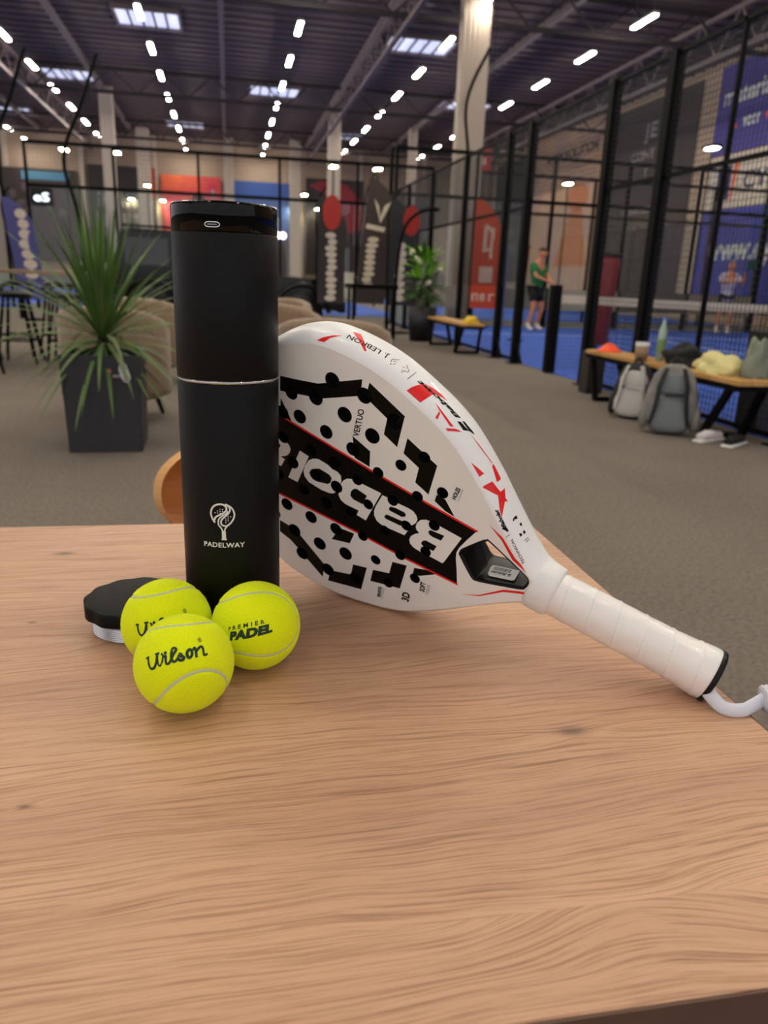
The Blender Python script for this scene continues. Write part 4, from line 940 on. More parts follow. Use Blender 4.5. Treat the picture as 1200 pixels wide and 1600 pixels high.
# ------------------------------------------------------------ lobed screw lid lying on the table
lid = thing('canister_lid', 'black wavy-edged screw lid with silver thread lying behind the balls', 'lid', (-.0805, .6065, TT))
prof = []
for i in range(8): z = .0006+i*.0017; prof += [(.0362, z), (.0372, z+.0005), (.0372, z+.0009), (.0362, z+.0014)]
b = new(); lathe(b, [(.0355, 0)]+prof+[(.0362, .0150)], 120); bm_obj('thread', b, M['steel'], lid, True)
b = new(); lathe(b, [(.0385, .0140), (.0412, .0145), (.0420, .0160), (.0420, .0240), (.0414, .0254), (.040, .0260)], 240, shape=lambda a, z: 1+.020*math.cos(12*a+.6)); bm_obj('knob', b, mat('soft_black_plastic', '#060607', .6, spec=.2), lid, True)

# ------------------------------------------------------------ three padel balls
BJ = json.loads(r'''{"strokes":[[[-21.08,-0.35],[-17.22,-0.93]],[[-18.53,-0.62],[-19.72,-6.0],[-18.95,-9.62],[-15.78,-9.81],[-12.3,-6.35],[-10.37,-2.01]],[[-11.99,-1.13],[-8.51,-1.52]],[[-10.11,-1.91],[-11.49,-7.72],[-10.7,-10.04],[-8.23,-7.82],[-6.54,-4.33],[-7.2,-2.59]],[[-5.92,-5.1],[-4.87,-4.96],[-5.85,-9.02],[-5.22,-10.51],[-3.07,-9.67],[-0.17,-5.98],[2.26,-3.51],[2.06,-2.12],[0.44,-1.91],[-0.92,-4.4],[-1.67,-8.12],[-0.98,-10.41],[0.66,-10.3],[2.42,-8.86]],[[-4.56,-2.94],[-4.17,-2.95]],[[2.42,-8.86],[4.58,-6.56],[4.54,-7.89],[6.08,-9.74],[5.12,-11.15],[3.33,-10.74],[2.74,-9.65]],[[10.48,-5.36],[8.72,-7.48],[8.84,-10.27],[10.43,-11.11],[12.07,-9.12],[12.03,-6.31],[10.48,-5.36]],[[13.52,-6.1],[15.12,-5.6],[15.09,-12.0]],[[14.05,-11.62],[16.25,-11.88]],[[15.56,-8.23],[18.5,-5.67],[21.03,-5.56],[21.91,-8.46],[22.13,-12.34],[25.93,-12.4]]],"s":[20.96,-0.0],"F":[[[0.9607,-0.2102,-0.1812],[0.0383,0.747,-0.6637],[0.2749,0.6307,0.7257]],[[0.9714,-0.1875,-0.1454],[-0.1039,0.2149,-0.9711],[0.2134,0.9585,0.1893]],[[0.9742,-0.2139,-0.0721],[0.0564,0.5399,-0.8398],[0.2186,0.8141,0.538]]],"seam":[[[0.5053,0.7839,-0.3609],[0.7672,-0.2165,0.6038],[0.3952,-0.5819,-0.7108]],[[-0.1556,0.1019,-0.9825],[0.2906,-0.9459,-0.1442],[-0.9441,-0.308,0.1176]],[[-0.6313,-0.7101,0.3117],[-0.23,0.5553,0.7992],[-0.7406,0.4329,-0.5139]]]}''')
RB = .033
def seam_pts(n=360):
    a, c = .75, .25
    return np.array([[a*math.cos(t)+c*math.cos(3*t), a*math.sin(t)-c*math.sin(3*t), 2*math.sqrt(a*c)*math.sin(2*t)] for t in np.linspace(0, 2*math.pi, n, endpoint=False)])
SP = seam_pts()
bm0 = new(); bmesh.ops.create_icosphere(bm0, subdivisions=6, radius=1); me0 = bpy.data.meshes.new('x'); bm0.to_mesh(me0); bm0.free()
NV = len(me0.vertices); sph = np.empty(NV*3); me0.vertices.foreach_get('co', sph); sph = sph.reshape(-1, 3); sph /= np.linalg.norm(sph, axis=1)[:, None]
d = (sph@SP.T).max(axis=1); dist = np.arccos(np.clip(d, -1, 1))*RB
fz = np.random.default_rng(4)
def ball(label, loc, Rs, seed, art):
    r = thing('padel_ball', label, 'ball', loc, group='yellow padel balls in front of the canister'); Rm = np.array(Rs)
    q = np.random.default_rng(seed)
    rad = RB-.0009*np.exp(-(dist/.0016)**4)+q.normal(0, .00006, NV)
    P = (sph*rad[:, None])@Rm.T
    me = me0.copy(); me.vertices.foreach_set('co', P.ravel()); me.update(); me_obj('felt', me, M['felt'], r, True)
    V = []; F = []; n = len(SP); w = .00145
    for i in range(n):
        p = SP[i]; t = SP[(i+1) % n]-SP[i-1]; t /= np.linalg.norm(t); s = np.cross(p, t)
        for k in (-1, -.5, 0, .5, 1):
            x = p+s*(k*w/RB); x /= np.linalg.norm(x); V.append(tuple((x*(RB-.0003-.0005*abs(k)**2))@Rm.T))
    for i in range(n):
        for k in range(4): F.append((5*i+k, 5*((i+1) % n)+k, 5*((i+1) % n)+k+1, 5*i+k+1))
    raw('seam', V, F, M['seam'], r, True)
    # stray fibres
    m = 3600; idx = q.choice(NV, m, replace=False); idx = idx[dist[idx] > .0018]; V = []; F = []
    for i in idx:
        nrm = sph[i]@Rm.T; t = q.normal(size=3); t -= nrm*(t@nrm); t /= np.linalg.norm(t); s = np.cross(nrm, t); L = q.uniform(.0008, .0022) if q.random() < .93 else q.uniform(.002, .0045)
        p0 = nrm*(RB-.0003); h = q.uniform(.35, .9); p1 = p0+(nrm*h+t*.8)*L*.5; p2 = p1+(nrm*(h-.45)+t*.9+s*q.uniform(-.5, .5))*L*.5; ww = .00004
        k = len(V); V += [p0-s*ww, p0+s*ww, p1+s*ww, p1-s*ww, p2]; F += [(k, k+1, k+2, k+3), (k+3, k+2, k+4)]
    raw('fuzz', [tuple(v) for v in V], F, M['felt'], r, kind='stuff')
    for nm, D, Fr in art:
        X = np.array(Fr)
        def mp(x, y, X=X):
            v = X@np.array([x, y, RB*1000]); v /= np.linalg.norm(v); return tuple(v*(RB+.00018))
        D.build(nm, mp, M['ink_green'], r)
    return r
def wilson():
    D = Decal(); Wd = 2.0
    for k_, s_ in enumerate(BJ['strokes']):
        bw = (2.1, 2.1, 2.1, 1.35, 1.8)[min(k_, 4)] if k_ < 5 else 2.2
        pts = [(v[0], v[1]) for v in smooth_pts([(a, c, 0) for a, c in s_], 4)]
        D.stroke(pts, [1.4]+[bw]*(len(pts)-2)+[1.2] if len(s_) > 2 else 1.5)
        if len(s_) > 2: D.disc(pts[0], .9, 8); D.disc(pts[-1], .6, 8)
        if k_ == 5: D.disc(pts[0], 1.1, 10)
    c = (20.3, .2); ring = [(c[0]+1.75*math.cos(a), c[1]+1.75*math.sin(a)) for a in [2*math.pi*i/24 for i in range(25)]]
    D.stroke(ring, .42, True); D.text('S', (c[0]-.75, c[1]-.95), (c[0]+.75, c[1]-.95), (c[0]-.75, c[1]+.95), .05); return D
def refine(D, mx=3.0):
    F = list(D.F); out = []
    while F:
        f = F.pop()
        L = [math.dist(D.V[f[i]], D.V[f[(i+1) % len(f)]]) for i in range(len(f))]
        if len(f) == 3 and max(L) > mx:
            i = L.index(max(L)); a, c, e = f[i], f[(i+1) % 3], f[(i+2) % 3]; D.V.append(((D.V[a][0]+D.V[c][0])/2, (D.V[a][1]+D.V[c][1])/2)); m = len(D.V)-1; F += [(a, m, e), (m, c, e)]
        else: out.append(f)
    D.F = out; return D
def padel():
    D = Decal(); D.text('PADEL', (-17.6, 0.1), (17.6, 0.1), (-17.2, 6.0), .075, .2, 1.06); D.text('PREMIER', (-17.4, 7.6), (12.3, 7.6), (-17.4, 10.7), .03, .15, 1.7); return refine(D)
ball('yellow padel ball nearest the camera with full dark green lettering', (-.0351, .4716, TT+RB), BJ['seam'][0], 1, [('lettering', wilson(), BJ['F'][0])])
ball('yellow padel ball against the canister base, right of the other two', (.0143, .5241, TT+RB), BJ['seam'][1], 2, [('lettering', padel(), BJ['F'][1])])
ball('yellow padel ball half hidden behind the nearest one, beside the black lid', (-.0511, .5363, TT+RB), BJ['seam'][2], 3, [('lettering', wilson(), BJ['F'][2])])

# ------------------------------------------------------------ white padel racket leaning on the canister
RJ = json.loads(r'''{"redtop":[[182.76,39.03],[91.93,34.02],[41.84,31.99],[-5.82,31.27]],"redbot":[[172.01,-41.04],[91.95,-34.93],[42.91,-33.68],[-6.09,-30.0]],"bandend":[[-5.72,30.06],[-1.0,17.6],[2.56,6.84],[3.26,0.91],[1.88,-5.5],[-1.81,-15.38],[-6.17,-28.9]],"letB":[[[3.18,17.13],[26.06,17.17],[30.03,17.27],[35.67,16.17],[39.88,13.2],[42.15,8.41],[42.27,4.15],[40.87,1.47],[37.73,-0.06],[40.76,-2.93],[43.74,-7.37],[44.36,-11.86],[42.75,-15.37],[38.58,-17.52],[32.78,-17.93],[22.19,-17.24],[11.59,-16.97],[10.48,-15.55]],[[30.63,5.51],[30.39,7.58],[28.75,8.91],[23.95,9.49],[17.12,10.48],[18.5,4.16],[26.2,3.19],[29.41,3.93]],[[33.74,-8.37],[32.76,-5.49],[30.41,-3.65],[20.36,-3.54],[21.62,-9.96],[30.47,-11.09],[33.01,-9.97]]],"leta":[[[77.28,16.55],[71.25,17.17],[62.05,17.13],[53.1,17.79],[48.01,17.55],[44.1,14.81],[42.51,11.73],[43.02,7.84],[45.1,4.09],[47.16,2.14],[51.56,-0.75],[46.82,-1.25],[47.93,-5.03],[49.41,-10.31],[63.39,-12.21],[71.73,-12.76],[76.46,-11.55],[79.87,-7.64],[80.99,-3.51],[80.7,1.47],[78.86,9.74]],[[68.86,6.85],[68.06,10.07],[62.73,11.45],[54.85,11.77],[53.04,10.22],[53.64,7.71],[56.29,6.0],[67.55,5.67]],[[70.89,-2.46],[69.43,0.29],[54.35,2.24],[54.86,-3.28],[68.34,-4.44],[70.58,-3.83]]],"letb":[[[114.4,10.18],[111.38,13.96],[105.53,16.66],[97.11,16.78],[78.6,17.82],[86.27,-17.31],[95.54,-17.11],[94.74,-11.43],[108.49,-12.44],[113.2,-10.75],[116.01,-7.41],[117.0,-2.02],[116.14,5.03]],[[103.67,7.32],[100.82,9.06],[90.5,7.79],[92.06,0.06],[92.49,-2.98],[101.57,-3.26],[105.19,-1.32],[105.54,3.23]]],"leto":[[[145.75,15.43],[141.16,17.5],[131.27,16.94],[126.62,15.07],[121.28,15.34],[117.41,13.02],[116.14,7.96],[116.62,1.79],[118.68,-4.84],[121.3,-8.62],[125.39,-10.54],[132.98,-11.8],[146.61,-10.99],[151.69,-7.41],[153.55,-2.54],[152.82,3.79],[150.05,11.22]],[[141.61,6.84],[138.59,8.61],[128.64,8.08],[125.52,5.85],[125.76,0.99],[127.96,-2.13],[132.15,-3.47],[138.46,-5.72],[145.12,-4.69],[147.75,-1.49],[146.72,2.66],[144.14,5.35]]],"letl":[[[160.18,15.77],[150.63,14.92],[157.61,-17.62],[167.6,-18.11]]],"black":[[[188.52,75.99],[180.32,78.22],[173.22,80.13],[152.96,86.23],[144.23,91.46],[116.05,108.41],[114.59,94.26],[146.58,75.51],[159.34,71.2],[186.83,62.57]],[[185.5,56.27],[171.88,39.95],[183.48,40.28]],[[109.62,108.69],[75.41,96.04],[75.23,67.07],[88.58,72.2],[88.81,86.76],[107.78,94.16],[110.03,100.24]],[[114.64,56.4],[96.59,50.97],[93.99,36.47],[108.1,37.44],[112.75,42.66],[112.33,49.91]],[[68.91,79.29],[39.91,69.18],[39.85,40.27],[53.18,44.79],[53.58,59.08],[68.84,64.66]],[[33.5,44.19],[33.58,37.49],[22.87,33.6],[14.28,33.01],[25.81,44.01]],[[170.02,-71.08],[157.79,-71.22],[147.04,-74.32],[116.47,-92.39],[115.14,-108.82],[149.02,-90.24],[155.63,-87.0],[168.35,-84.38]],[[114.14,-58.31],[111.9,-51.49],[107.6,-40.79],[93.77,-38.07],[95.98,-51.33]],[[106.02,-93.94],[87.88,-85.7],[88.13,-72.7],[74.6,-67.48],[74.61,-96.05],[108.99,-109.19],[108.92,-99.92]],[[68.47,-65.56],[53.03,-59.09],[53.1,-44.78],[39.77,-39.94],[39.68,-68.99],[68.21,-79.86]],[[32.86,-37.9],[22.63,-32.93],[13.16,-31.57],[26.23,-43.16],[32.55,-45.35]]],"redthroat":[[[-12.88,42.7],[-26.57,37.18],[-40.87,24.54],[-63.11,14.36],[-62.74,12.87],[-39.51,21.82],[-26.38,34.44]],[[-12.09,-37.65],[-26.6,-27.74],[-42.37,-10.34],[-55.09,-3.31],[-63.74,-0.17],[-64.0,-2.22],[-55.11,-6.07],[-43.11,-12.58],[-27.0,-29.01]]],"throat":[[0.52,1.59],[0.26,5.65],[-2.27,10.16],[-12.29,24.08],[-15.55,27.1],[-19.13,27.56],[-46.35,16.59],[-54.52,12.89],[-57.12,9.94],[-57.7,6.46],[-56.83,2.36],[-54.3,-1.03],[-41.19,-6.8],[-20.67,-15.01],[-16.67,-14.76],[-13.55,-12.6],[-1.75,-1.11]],"rimred":[[[160.89,1.53],[160.27,1.88],[159.69,2.3],[159.07,2.64],[158.5,3.06],[157.93,3.47],[157.36,3.89],[156.34,4.4],[155.27,4.84],[154.3,5.42],[153.28,5.93],[152.31,6.52],[151.38,7.18],[150.22,7.66],[149.1,8.21],[147.94,8.68],[146.83,9.24],[145.71,9.79],[144.64,10.42],[145.65,9.25],[146.74,8.24],[147.88,7.31],[149.06,6.46],[150.25,5.61],[151.48,4.84],[151.9,4.17],[152.36,3.58],[152.88,3.06],[153.34,2.47],[153.9,2.03],[154.41,1.52],[155.51,1.56],[156.56,1.52],[157.67,1.57],[158.72,1.53],[159.83,1.57]],[[142.33,20.66],[141.11,20.77],[139.9,20.88],[138.68,20.98],[137.51,21.17],[136.29,21.28],[135.08,21.39],[133.98,20.29],[132.88,19.2],[131.83,18.18],[130.82,17.25],[129.77,16.23],[128.72,15.22],[127.25,13.62],[125.79,12.01],[124.41,10.57],[123.12,9.29],[121.91,8.17],[120.74,7.14],[120.97,7.02],[121.2,6.9],[121.43,6.77],[121.67,6.65],[121.94,6.61],[122.17,6.49],[123.25,7.05],[124.45,7.84],[125.62,8.56],[126.82,9.35],[128.07,10.23],[129.32,11.1],[130.3,11.71],[131.32,12.39],[132.34,13.07],[133.36,13.75],[134.42,14.51],[135.53,15.36],[136.63,16.18],[137.77,17.09],[138.88,17.92],[140.03,18.84],[141.18,19.75]],[[80.02,2.07],[79.6,2.58],[79.22,3.17],[78.87,3.83],[78.51,4.5],[78.16,5.16],[77.84,5.91],[77.28,6.68],[76.76,7.53],[76.27,8.46],[75.74,9.32],[75.31,10.41],[74.85,11.43],[74.32,12.15],[73.79,12.87],[73.3,13.68],[72.8,14.48],[72.3,15.29],[71.83,16.17],[70.43,15.83],[69.03,15.48],[67.61,15.06],[66.24,14.79],[64.85,14.45],[63.49,14.19],[63.84,11.44],[64.34,9.11],[64.92,7.03],[65.62,5.28],[66.39,3.68],[67.21,2.25],[69.33,2.19],[71.45,2.14],[73.58,2.08],[75.74,2.11],[77.86,2.05]],[[71.18,16.78],[70.37,17.12],[69.56,17.46],[68.75,17.8],[67.94,18.13],[67.13,18.47],[66.31,18.81],[65.27,19.04],[64.25,19.34],[63.2,19.57],[62.16,19.8],[61.14,20.1],[60.09,20.33],[58.95,20.13],[57.82,19.93],[56.71,19.8],[55.58,19.6],[54.45,19.4],[53.34,19.28],[54.04,18.99],[54.76,18.79],[55.46,18.51],[56.18,18.31],[56.9,18.1],[57.62,17.9],[58.61,17.19],[59.62,16.55],[60.62,15.92],[61.63,15.28],[62.66,14.73],[63.7,14.18],[64.92,14.58],[66.16,14.97],[67.42,15.44],[68.65,15.83],[69.92,16.31]],[[58.65,9.11],[55.24,8.47],[51.87,7.91],[48.55,7.52],[45.24,7.13],[41.95,6.81],[38.73,6.74],[39.09,6.38],[39.48,6.1],[39.86,5.82],[40.22,5.46],[40.6,5.18],[40.99,4.9],[43.04,5.12],[45.14,5.5],[47.21,5.79],[49.31,6.17],[51.41,6.55],[53.52,6.92],[54.35,7.22],[55.21,7.6],[56.07,7.98],[56.93,8.35],[57.79,8.73]],[[52.89,6.11],[52.67,6.09],[52.45,6.08],[52.23,6.06],[52.01,6.04],[51.79,6.03],[51.56,6.01],[51.41,5.31],[51.25,4.61],[51.12,3.99],[50.99,3.37],[50.89,2.83],[50.78,2.29],[51.12,2.23],[51.46,2.18],[51.8,2.12],[52.14,2.06],[52.48,2.01],[52.82,1.95],[52.8,2.56],[52.79,3.18],[52.8,3.87],[52.81,4.56],[52.85,5.33]],[[43.04,2.16],[41.95,2.83],[40.89,3.58],[39.84,4.34],[38.8,5.17],[37.77,6.01],[36.76,6.93],[36.01,7.29],[35.28,7.74],[34.53,8.1],[33.78,8.47],[33.05,8.91],[32.32,9.36],[33.65,7.77],[35.05,6.43],[36.48,5.17],[37.92,3.99],[39.41,2.97],[40.9,1.96],[41.27,2.02],[41.63,2.08],[41.97,2.06],[42.33,2.12],[42.7,2.18]],[[28.63,15.0],[27.0,15.3],[25.37,15.6],[23.75,15.97],[22.16,16.43],[20.56,16.89],[18.96,17.35],[16.72,17.82],[14.46,18.2],[12.23,18.74],[9.99,19.28],[7.76,19.91],[5.5,20.45],[5.57,20.31],[5.64,20.18],[5.69,19.96],[5.76,19.83],[5.83,19.69],[5.88,19.48],[8.13,18.83],[10.38,18.26],[12.6,17.61],[14.82,16.96],[17.09,16.55],[19.35,16.14],[20.88,15.84],[22.42,15.63],[23.94,15.33],[25.49,15.19],[27.05,15.06]],[[16.67,2.7],[5.53,6.66],[7.14,2.66]],[[4.94,20.94],[3.41,20.84],[1.88,20.74],[0.36,20.63],[-1.18,20.53],[-2.71,20.42],[-4.25,20.32],[-4.34,20.13],[-4.42,19.93],[-4.51,19.74],[-4.62,19.47],[-4.71,19.28],[-4.79,19.08],[-4.69,18.14],[-4.58,17.21],[-4.48,16.27],[-4.35,15.42],[-4.23,14.56],[-4.11,13.71],[-2.69,14.38],[-1.29,14.96],[0.14,15.7],[1.58,16.45],[3.0,17.11],[4.43,17.86],[4.51,18.34],[4.61,18.91],[4.68,19.4],[4.78,19.96],[4.86,20.45]],[[-1.47,9.5],[-0.95,7.85],[-0.39,6.37],[0.19,4.97],[0.8,3.73],[1.43,2.56],[2.07,1.48],[1.9,1.54],[1.71,1.53],[1.54,1.59],[1.35,1.57],[1.18,1.63],[0.99,1.61],[-0.82,2.54],[-2.63,3.46],[-4.42,4.46],[-6.19,5.62],[-7.93,6.94],[-9.63,8.5],[-10.63,7.72],[-11.62,7.02],[-12.61,6.32],[-13.58,5.69],[-14.57,4.99],[-15.54,4.37],[-16.16,4.2],[-16.79,4.03],[-17.42,3.87],[-18.04,3.7],[-18.67,3.53],[-19.3,3.37],[-18.7,4.55],[-18.09,5.82],[-17.46,7.16],[-16.79,8.74],[-16.1,10.4],[-15.4,12.14],[-15.65,12.65],[-15.89,13.24],[-16.14,13.74],[-16.4,14.25],[-16.65,14.76],[-16.89,15.35],[-16.49,15.15],[-16.09,14.95],[-15.67,14.84],[-15.26,14.72],[-14.86,14.52],[-14.44,14.4],[-13.73,15.22],[-13.01,16.04],[-12.29,16.86],[-11.55,17.76],[-10.83,18.57],[-10.11,19.39],[-10.02,18.17],[-9.94,16.95],[-9.85,15.73],[-9.75,14.59],[-9.64,13.53],[-9.52,12.47],[-8.19,11.87],[-6.87,11.27],[-5.53,10.75],[-4.18,10.3],[-2.82,9.94]]],"rimblack":[[[39.3,11.95],[38.98,12.3],[38.68,12.73],[38.39,13.16],[38.09,13.59],[37.79,14.02],[37.49,14.45],[36.1,14.6],[34.73,14.83],[33.33,14.97],[31.96,15.2],[30.65,15.68],[29.32,16.07],[29.81,15.19],[30.32,14.38],[30.83,13.58],[31.33,12.78],[31.84,11.98],[32.37,11.26],[33.51,11.32],[34.67,11.46],[35.84,11.6],[36.98,11.66],[38.14,11.81]],[[37.22,16.3],[36.93,16.59],[36.67,16.97],[36.4,17.35],[36.14,17.73],[35.85,18.03],[35.58,18.41],[34.1,18.48],[32.6,18.47],[31.19,18.79],[29.76,19.02],[28.35,19.34],[26.91,19.57],[26.66,19.49],[26.41,19.41],[26.13,19.24],[25.88,19.16],[25.63,19.08],[25.38,19.0],[26.03,18.48],[26.7,18.05],[27.35,17.53],[28.0,17.02],[28.67,16.58],[29.32,16.07],[30.6,15.97],[31.88,15.87],[33.18,15.86],[34.52,16.0],[35.87,16.15]],[[84.1,7.85],[83.8,9.29],[83.6,10.98],[83.44,12.75],[83.37,14.77],[83.36,16.96],[83.39,19.23],[83.33,19.24],[83.27,19.24],[83.2,19.25],[83.14,19.26],[83.08,19.27],[83.02,19.27],[82.97,17.0],[82.93,14.73],[83.01,12.8],[83.13,10.94],[83.31,9.26],[83.59,7.81],[83.67,7.81],[83.75,7.8],[83.83,7.79],[83.9,7.78],[83.98,7.78]],[[-23.15,0.43],[-23.21,0.52],[-23.24,0.77],[-23.28,0.94],[-23.33,1.11],[-23.36,1.35],[-23.39,1.6],[-23.84,1.84],[-24.29,2.07],[-24.73,2.39],[-25.17,2.7],[-25.62,2.94],[-26.06,3.25],[-26.14,2.98],[-26.21,2.72],[-26.29,2.45],[-26.36,2.19],[-26.43,2.0],[-26.5,1.73],[-25.94,1.52],[-25.4,1.22],[-24.84,1.0],[-24.28,0.79],[-23.72,0.57]],[[-27.19,1.7],[-25.8,2.07],[-24.43,2.36],[-24.75,2.64],[-25.07,2.93],[-26.58,3.11],[-28.1,3.22],[-27.64,2.46]],[[-28.18,0.16],[-28.46,0.45],[-28.71,0.9],[-28.97,1.26],[-29.22,1.71],[-29.46,2.23],[-29.7,2.75],[-29.76,2.74],[-29.82,2.73],[-29.88,2.73],[-29.92,2.8],[-29.98,2.79],[-30.04,2.79],[-29.81,2.28],[-29.57,1.77],[-29.33,1.34],[-29.08,0.91],[-28.82,0.56],[-28.55,0.28],[-28.49,0.28],[-28.42,0.27],[-28.37,0.19],[-28.31,0.18],[-28.25,0.17]],[[-26.68,10.01],[-26.32,11.17],[-25.95,12.4],[-26.36,12.96],[-26.78,13.52],[-27.2,12.17],[-27.61,10.9],[-27.15,10.45]],[[-27.35,12.72],[-26.67,13.1],[-26.0,13.47],[-26.35,15.05],[-26.67,16.87],[-27.58,16.71],[-28.5,16.56],[-27.94,14.52]],[[-31.5,15.02],[-31.55,16.54],[-31.61,18.06],[-32.56,17.86],[-33.53,17.59],[-33.28,16.53],[-33.05,15.39],[-32.27,15.21]],[[-34.94,9.38],[-35.12,9.8],[-35.3,10.22],[-35.48,10.64],[-35.67,11.06],[-35.85,11.48],[-36.03,11.9],[-36.26,11.91],[-36.5,11.84],[-36.73,11.86],[-36.96,11.87],[-37.2,11.81],[-37.43,11.82],[-37.33,11.35],[-37.23,10.88],[-37.13,10.41],[-37.03,9.94],[-36.92,9.54],[-36.83,9.07],[-36.5,9.19],[-36.19,9.23],[-35.88,9.27],[-35.56,9.31],[-35.25,9.35]],[[-36.38,13.93],[-36.37,15.38],[-36.33,17.08],[-37.22,17.26],[-38.11,17.45],[-38.14,15.75],[-38.16,14.22],[-37.26,14.11]],[[-40.51,10.8],[-40.63,11.66],[-40.75,12.61],[-40.85,13.63],[-40.96,14.57],[-41.06,15.68],[-41.15,16.78],[-41.21,16.77],[-41.27,16.77],[-41.32,16.84],[-41.38,16.83],[-41.44,16.83],[-41.5,16.82],[-41.42,15.72],[-41.33,14.69],[-41.24,13.75],[-41.15,12.73],[-41.06,11.79],[-40.95,10.92],[-40.87,10.93],[-40.81,10.85],[-40.73,10.86],[-40.65,10.87],[-40.59,10.79]],[[-42.0,12.0],[-42.07,12.78],[-42.13,13.56],[-42.2,14.33],[-42.25,15.19],[-42.31,16.05],[-42.37,16.91],[-42.42,16.99],[-42.48,17.0],[-42.54,17.09],[-42.6,17.09],[-42.66,17.18],[-42.72,17.19],[-42.69,16.32],[-42.66,15.46],[-42.63,14.59],[-42.58,13.81],[-42.54,13.02],[-42.5,12.24],[-42.42,12.16],[-42.33,12.16],[-42.26,12.08],[-42.17,12.08],[-42.09,12.0]]],"rimstroke":[[[97.36,11.65],[100.26,8.41],[101.9,12.77],[101.54,14.61],[100.09,15.1],[98.13,18.25]],[[99.35,12.91],[97.95,13.6]],[[91.54,18.47],[88.94,15.56],[87.61,15.69],[86.91,12.74],[89.16,11.92],[90.28,8.54],[91.28,11.38]],[[92.35,13.72],[90.77,14.38]],[[100.06,8.53],[99.99,13.42]]],"rimtext":[["J. LEBRON",[105.41,15.46],[142.14,14.16],[103.9,10.52]],["Babolat",[38.92,17.27],[77.02,14.75],[40.37,13.56]],["Babolat",[-25.07,2.93],[-14.34,3.33],[-23.15,0.8]],["TECHNICAL",[-49.04,2.1],[-32.64,2.76],[-47.97,0.63]]],"facetext":[["VERTUO",[109.1,59.13],[108.99,84.7],[114.31,56.79]],["HOLES",[17.99,48.02],[16.95,60.31],[21.37,47.66]],["PATTERN SYSTEM",[15.15,48.26],[14.73,60.61],[16.13,48.09]],["3D",[28.54,-78.48],[29.6,-67.71],[35.09,-81.06]],["SOFT",[17.75,-57.69],[19.03,-46.44],[22.28,-59.16]],["FIBER",[13.7,-58.49],[14.19,-46.88],[16.64,-58.64]],["VIBRABSORB",[54.73,-92.42],[56.17,-79.44],[57.89,-93.65]],["SYSTEM",[52.28,-93.17],[53.13,-79.44],[54.01,-93.61]]],"wall":[[-20.67,-15.01],[-54.3,-1.03]],"sticker":[[5.14,10.29],[3.52,19.16],[4.47,22.36],[27.44,21.96],[28.33,15.34],[28.43,8.55],[26.63,7.47],[7.27,7.64]],"holes":[[27.8,14.8],[27.8,-14.8],[48.1,33.2],[48.1,-33.2],[67.4,16.8],[67.4,-16.8],[85.6,35.6],[85.6,-35.6],[102.2,17.8],[102.2,-17.8],[125.8,22.6],[125.8,-22.6],[111.9,44.5],[111.9,-44.5],[138.4,47.2],[138.4,-47.2],[165.0,48.3],[165.0,-48.3],[29.5,48.4],[29.5,-48.4],[68.4,53.1],[68.4,-53.1],[97.7,65.5],[97.7,-65.5],[124.9,71.4],[124.9,-71.4],[51.6,70.6],[51.6,-70.6],[82.4,87.3],[82.4,-87.3],[111.5,96.0],[111.5,-96.0],[140.9,95.1],[140.9,-95.1],[153.0,73.1],[153.0,-73.1],[50.3,0],[87.6,0],[119.5,0],[141.1,0],[165.2,0]],"pose":[[0.17416796345083915,0.5394492534157502,-0.20899921490697965],[-0.7569417285281936,0.5614463404693831,0.334390828801102],[0.07812363094988242,-0.4302888084839913,0.8993043086634432],[0.6487957443602392,0.7068447835748415,0.28184132775921716]]}''')
O_, U_, V_, W_ = [Vector(x)*.9925 for x in RJ['pose']]; O_.z += CAM_H
O_ += W_*.0022+V_*.0006
mw = Matrix(((U_.x, V_.x, W_.x, O_.x), (U_.y, V_.y, W_.y, O_.y), (U_.z, V_.z, W_.z, O_.z), (0, 0, 0, 1)))
rac = thing('padel_racket', 'white padel racket with black and red print leaning on the canister', 'racket', mw=mw)
mm = .001
HP = [(-78, 16.5), (-64, 18.5), (-56, 23.5), (-48, 30), (-37, 39.5), (-28, 48), (-21, 54.6), (-11.5, 63.8), (-5, 70.5), (5, 79.5), (14.5, 87.7), (25, 96), (32.5, 101.3), (43, 107.2), (54, 112.2), (64, 115.8), (74, 119.4), (83, 122.3), (94, 125.5), (104, 127.4), (113, 128.6), (123, 129.4), (133, 129.6), (142, 129.3), (152, 128.5), (161, 126.6), (171, 123.2), (180, 118.4), (190, 112.2), (199, 104.3), (209, 94.5), (219, 82.5), (229, 68), (238, 51.5), (245, 34), (249.5, 17), (251, 0)]
half = [(p.x, p.y) for p in smooth_pts([(a, c, 0) for a, c in HP], 4)]
for _ in range(6): half = [half[0]]+[((half[i-1][0]+2*half[i][0]+half[i+1][0])/4, (half[i-1][1]+2*half[i][1]+half[i+1][1])/4) for i in range(1, len(half)-1)]+[half[-1]]
outl = half+[(a, -c) for a, c in half[-2::-1]]              # from the grip over the tip and back
EP = [(0, 9.2), (.5, 8.0), (1.2, 6.8), (2.2, 5.6), (3.5, 4.3), (5, 3.1), (7, 1.9), (9.5, .9), (12, .35), (15, 0), (24, 0), (28, .5), (31, 1.5), (33, 2.6), (34.8, 4.0), (36.3, 5.8), (37.4, 7.6), (38, 9.2)]
def inset(pts, e):
    out = []; n = len(pts)
    for i, (x, y) in enumerate(pts):
        a = pts[max(0, i-1)]; c = pts[min(n-1, i+1)]; dx, dy = c[0]-a[0], c[1]-a[1]; l = math.hypot(dx, dy); nx, ny = dy/l, -dx/l
        k = min(1, max(0, (x-185)/45)); sg = 1 if y >= 0 else -1; vx, vy = nx*k, ny*k+(-sg)*(1-k); l = math.hypot(vx, vy); vx, vy = vx/l, vy/l
        out.append((x+vx*e, y+vy*e))
    return out
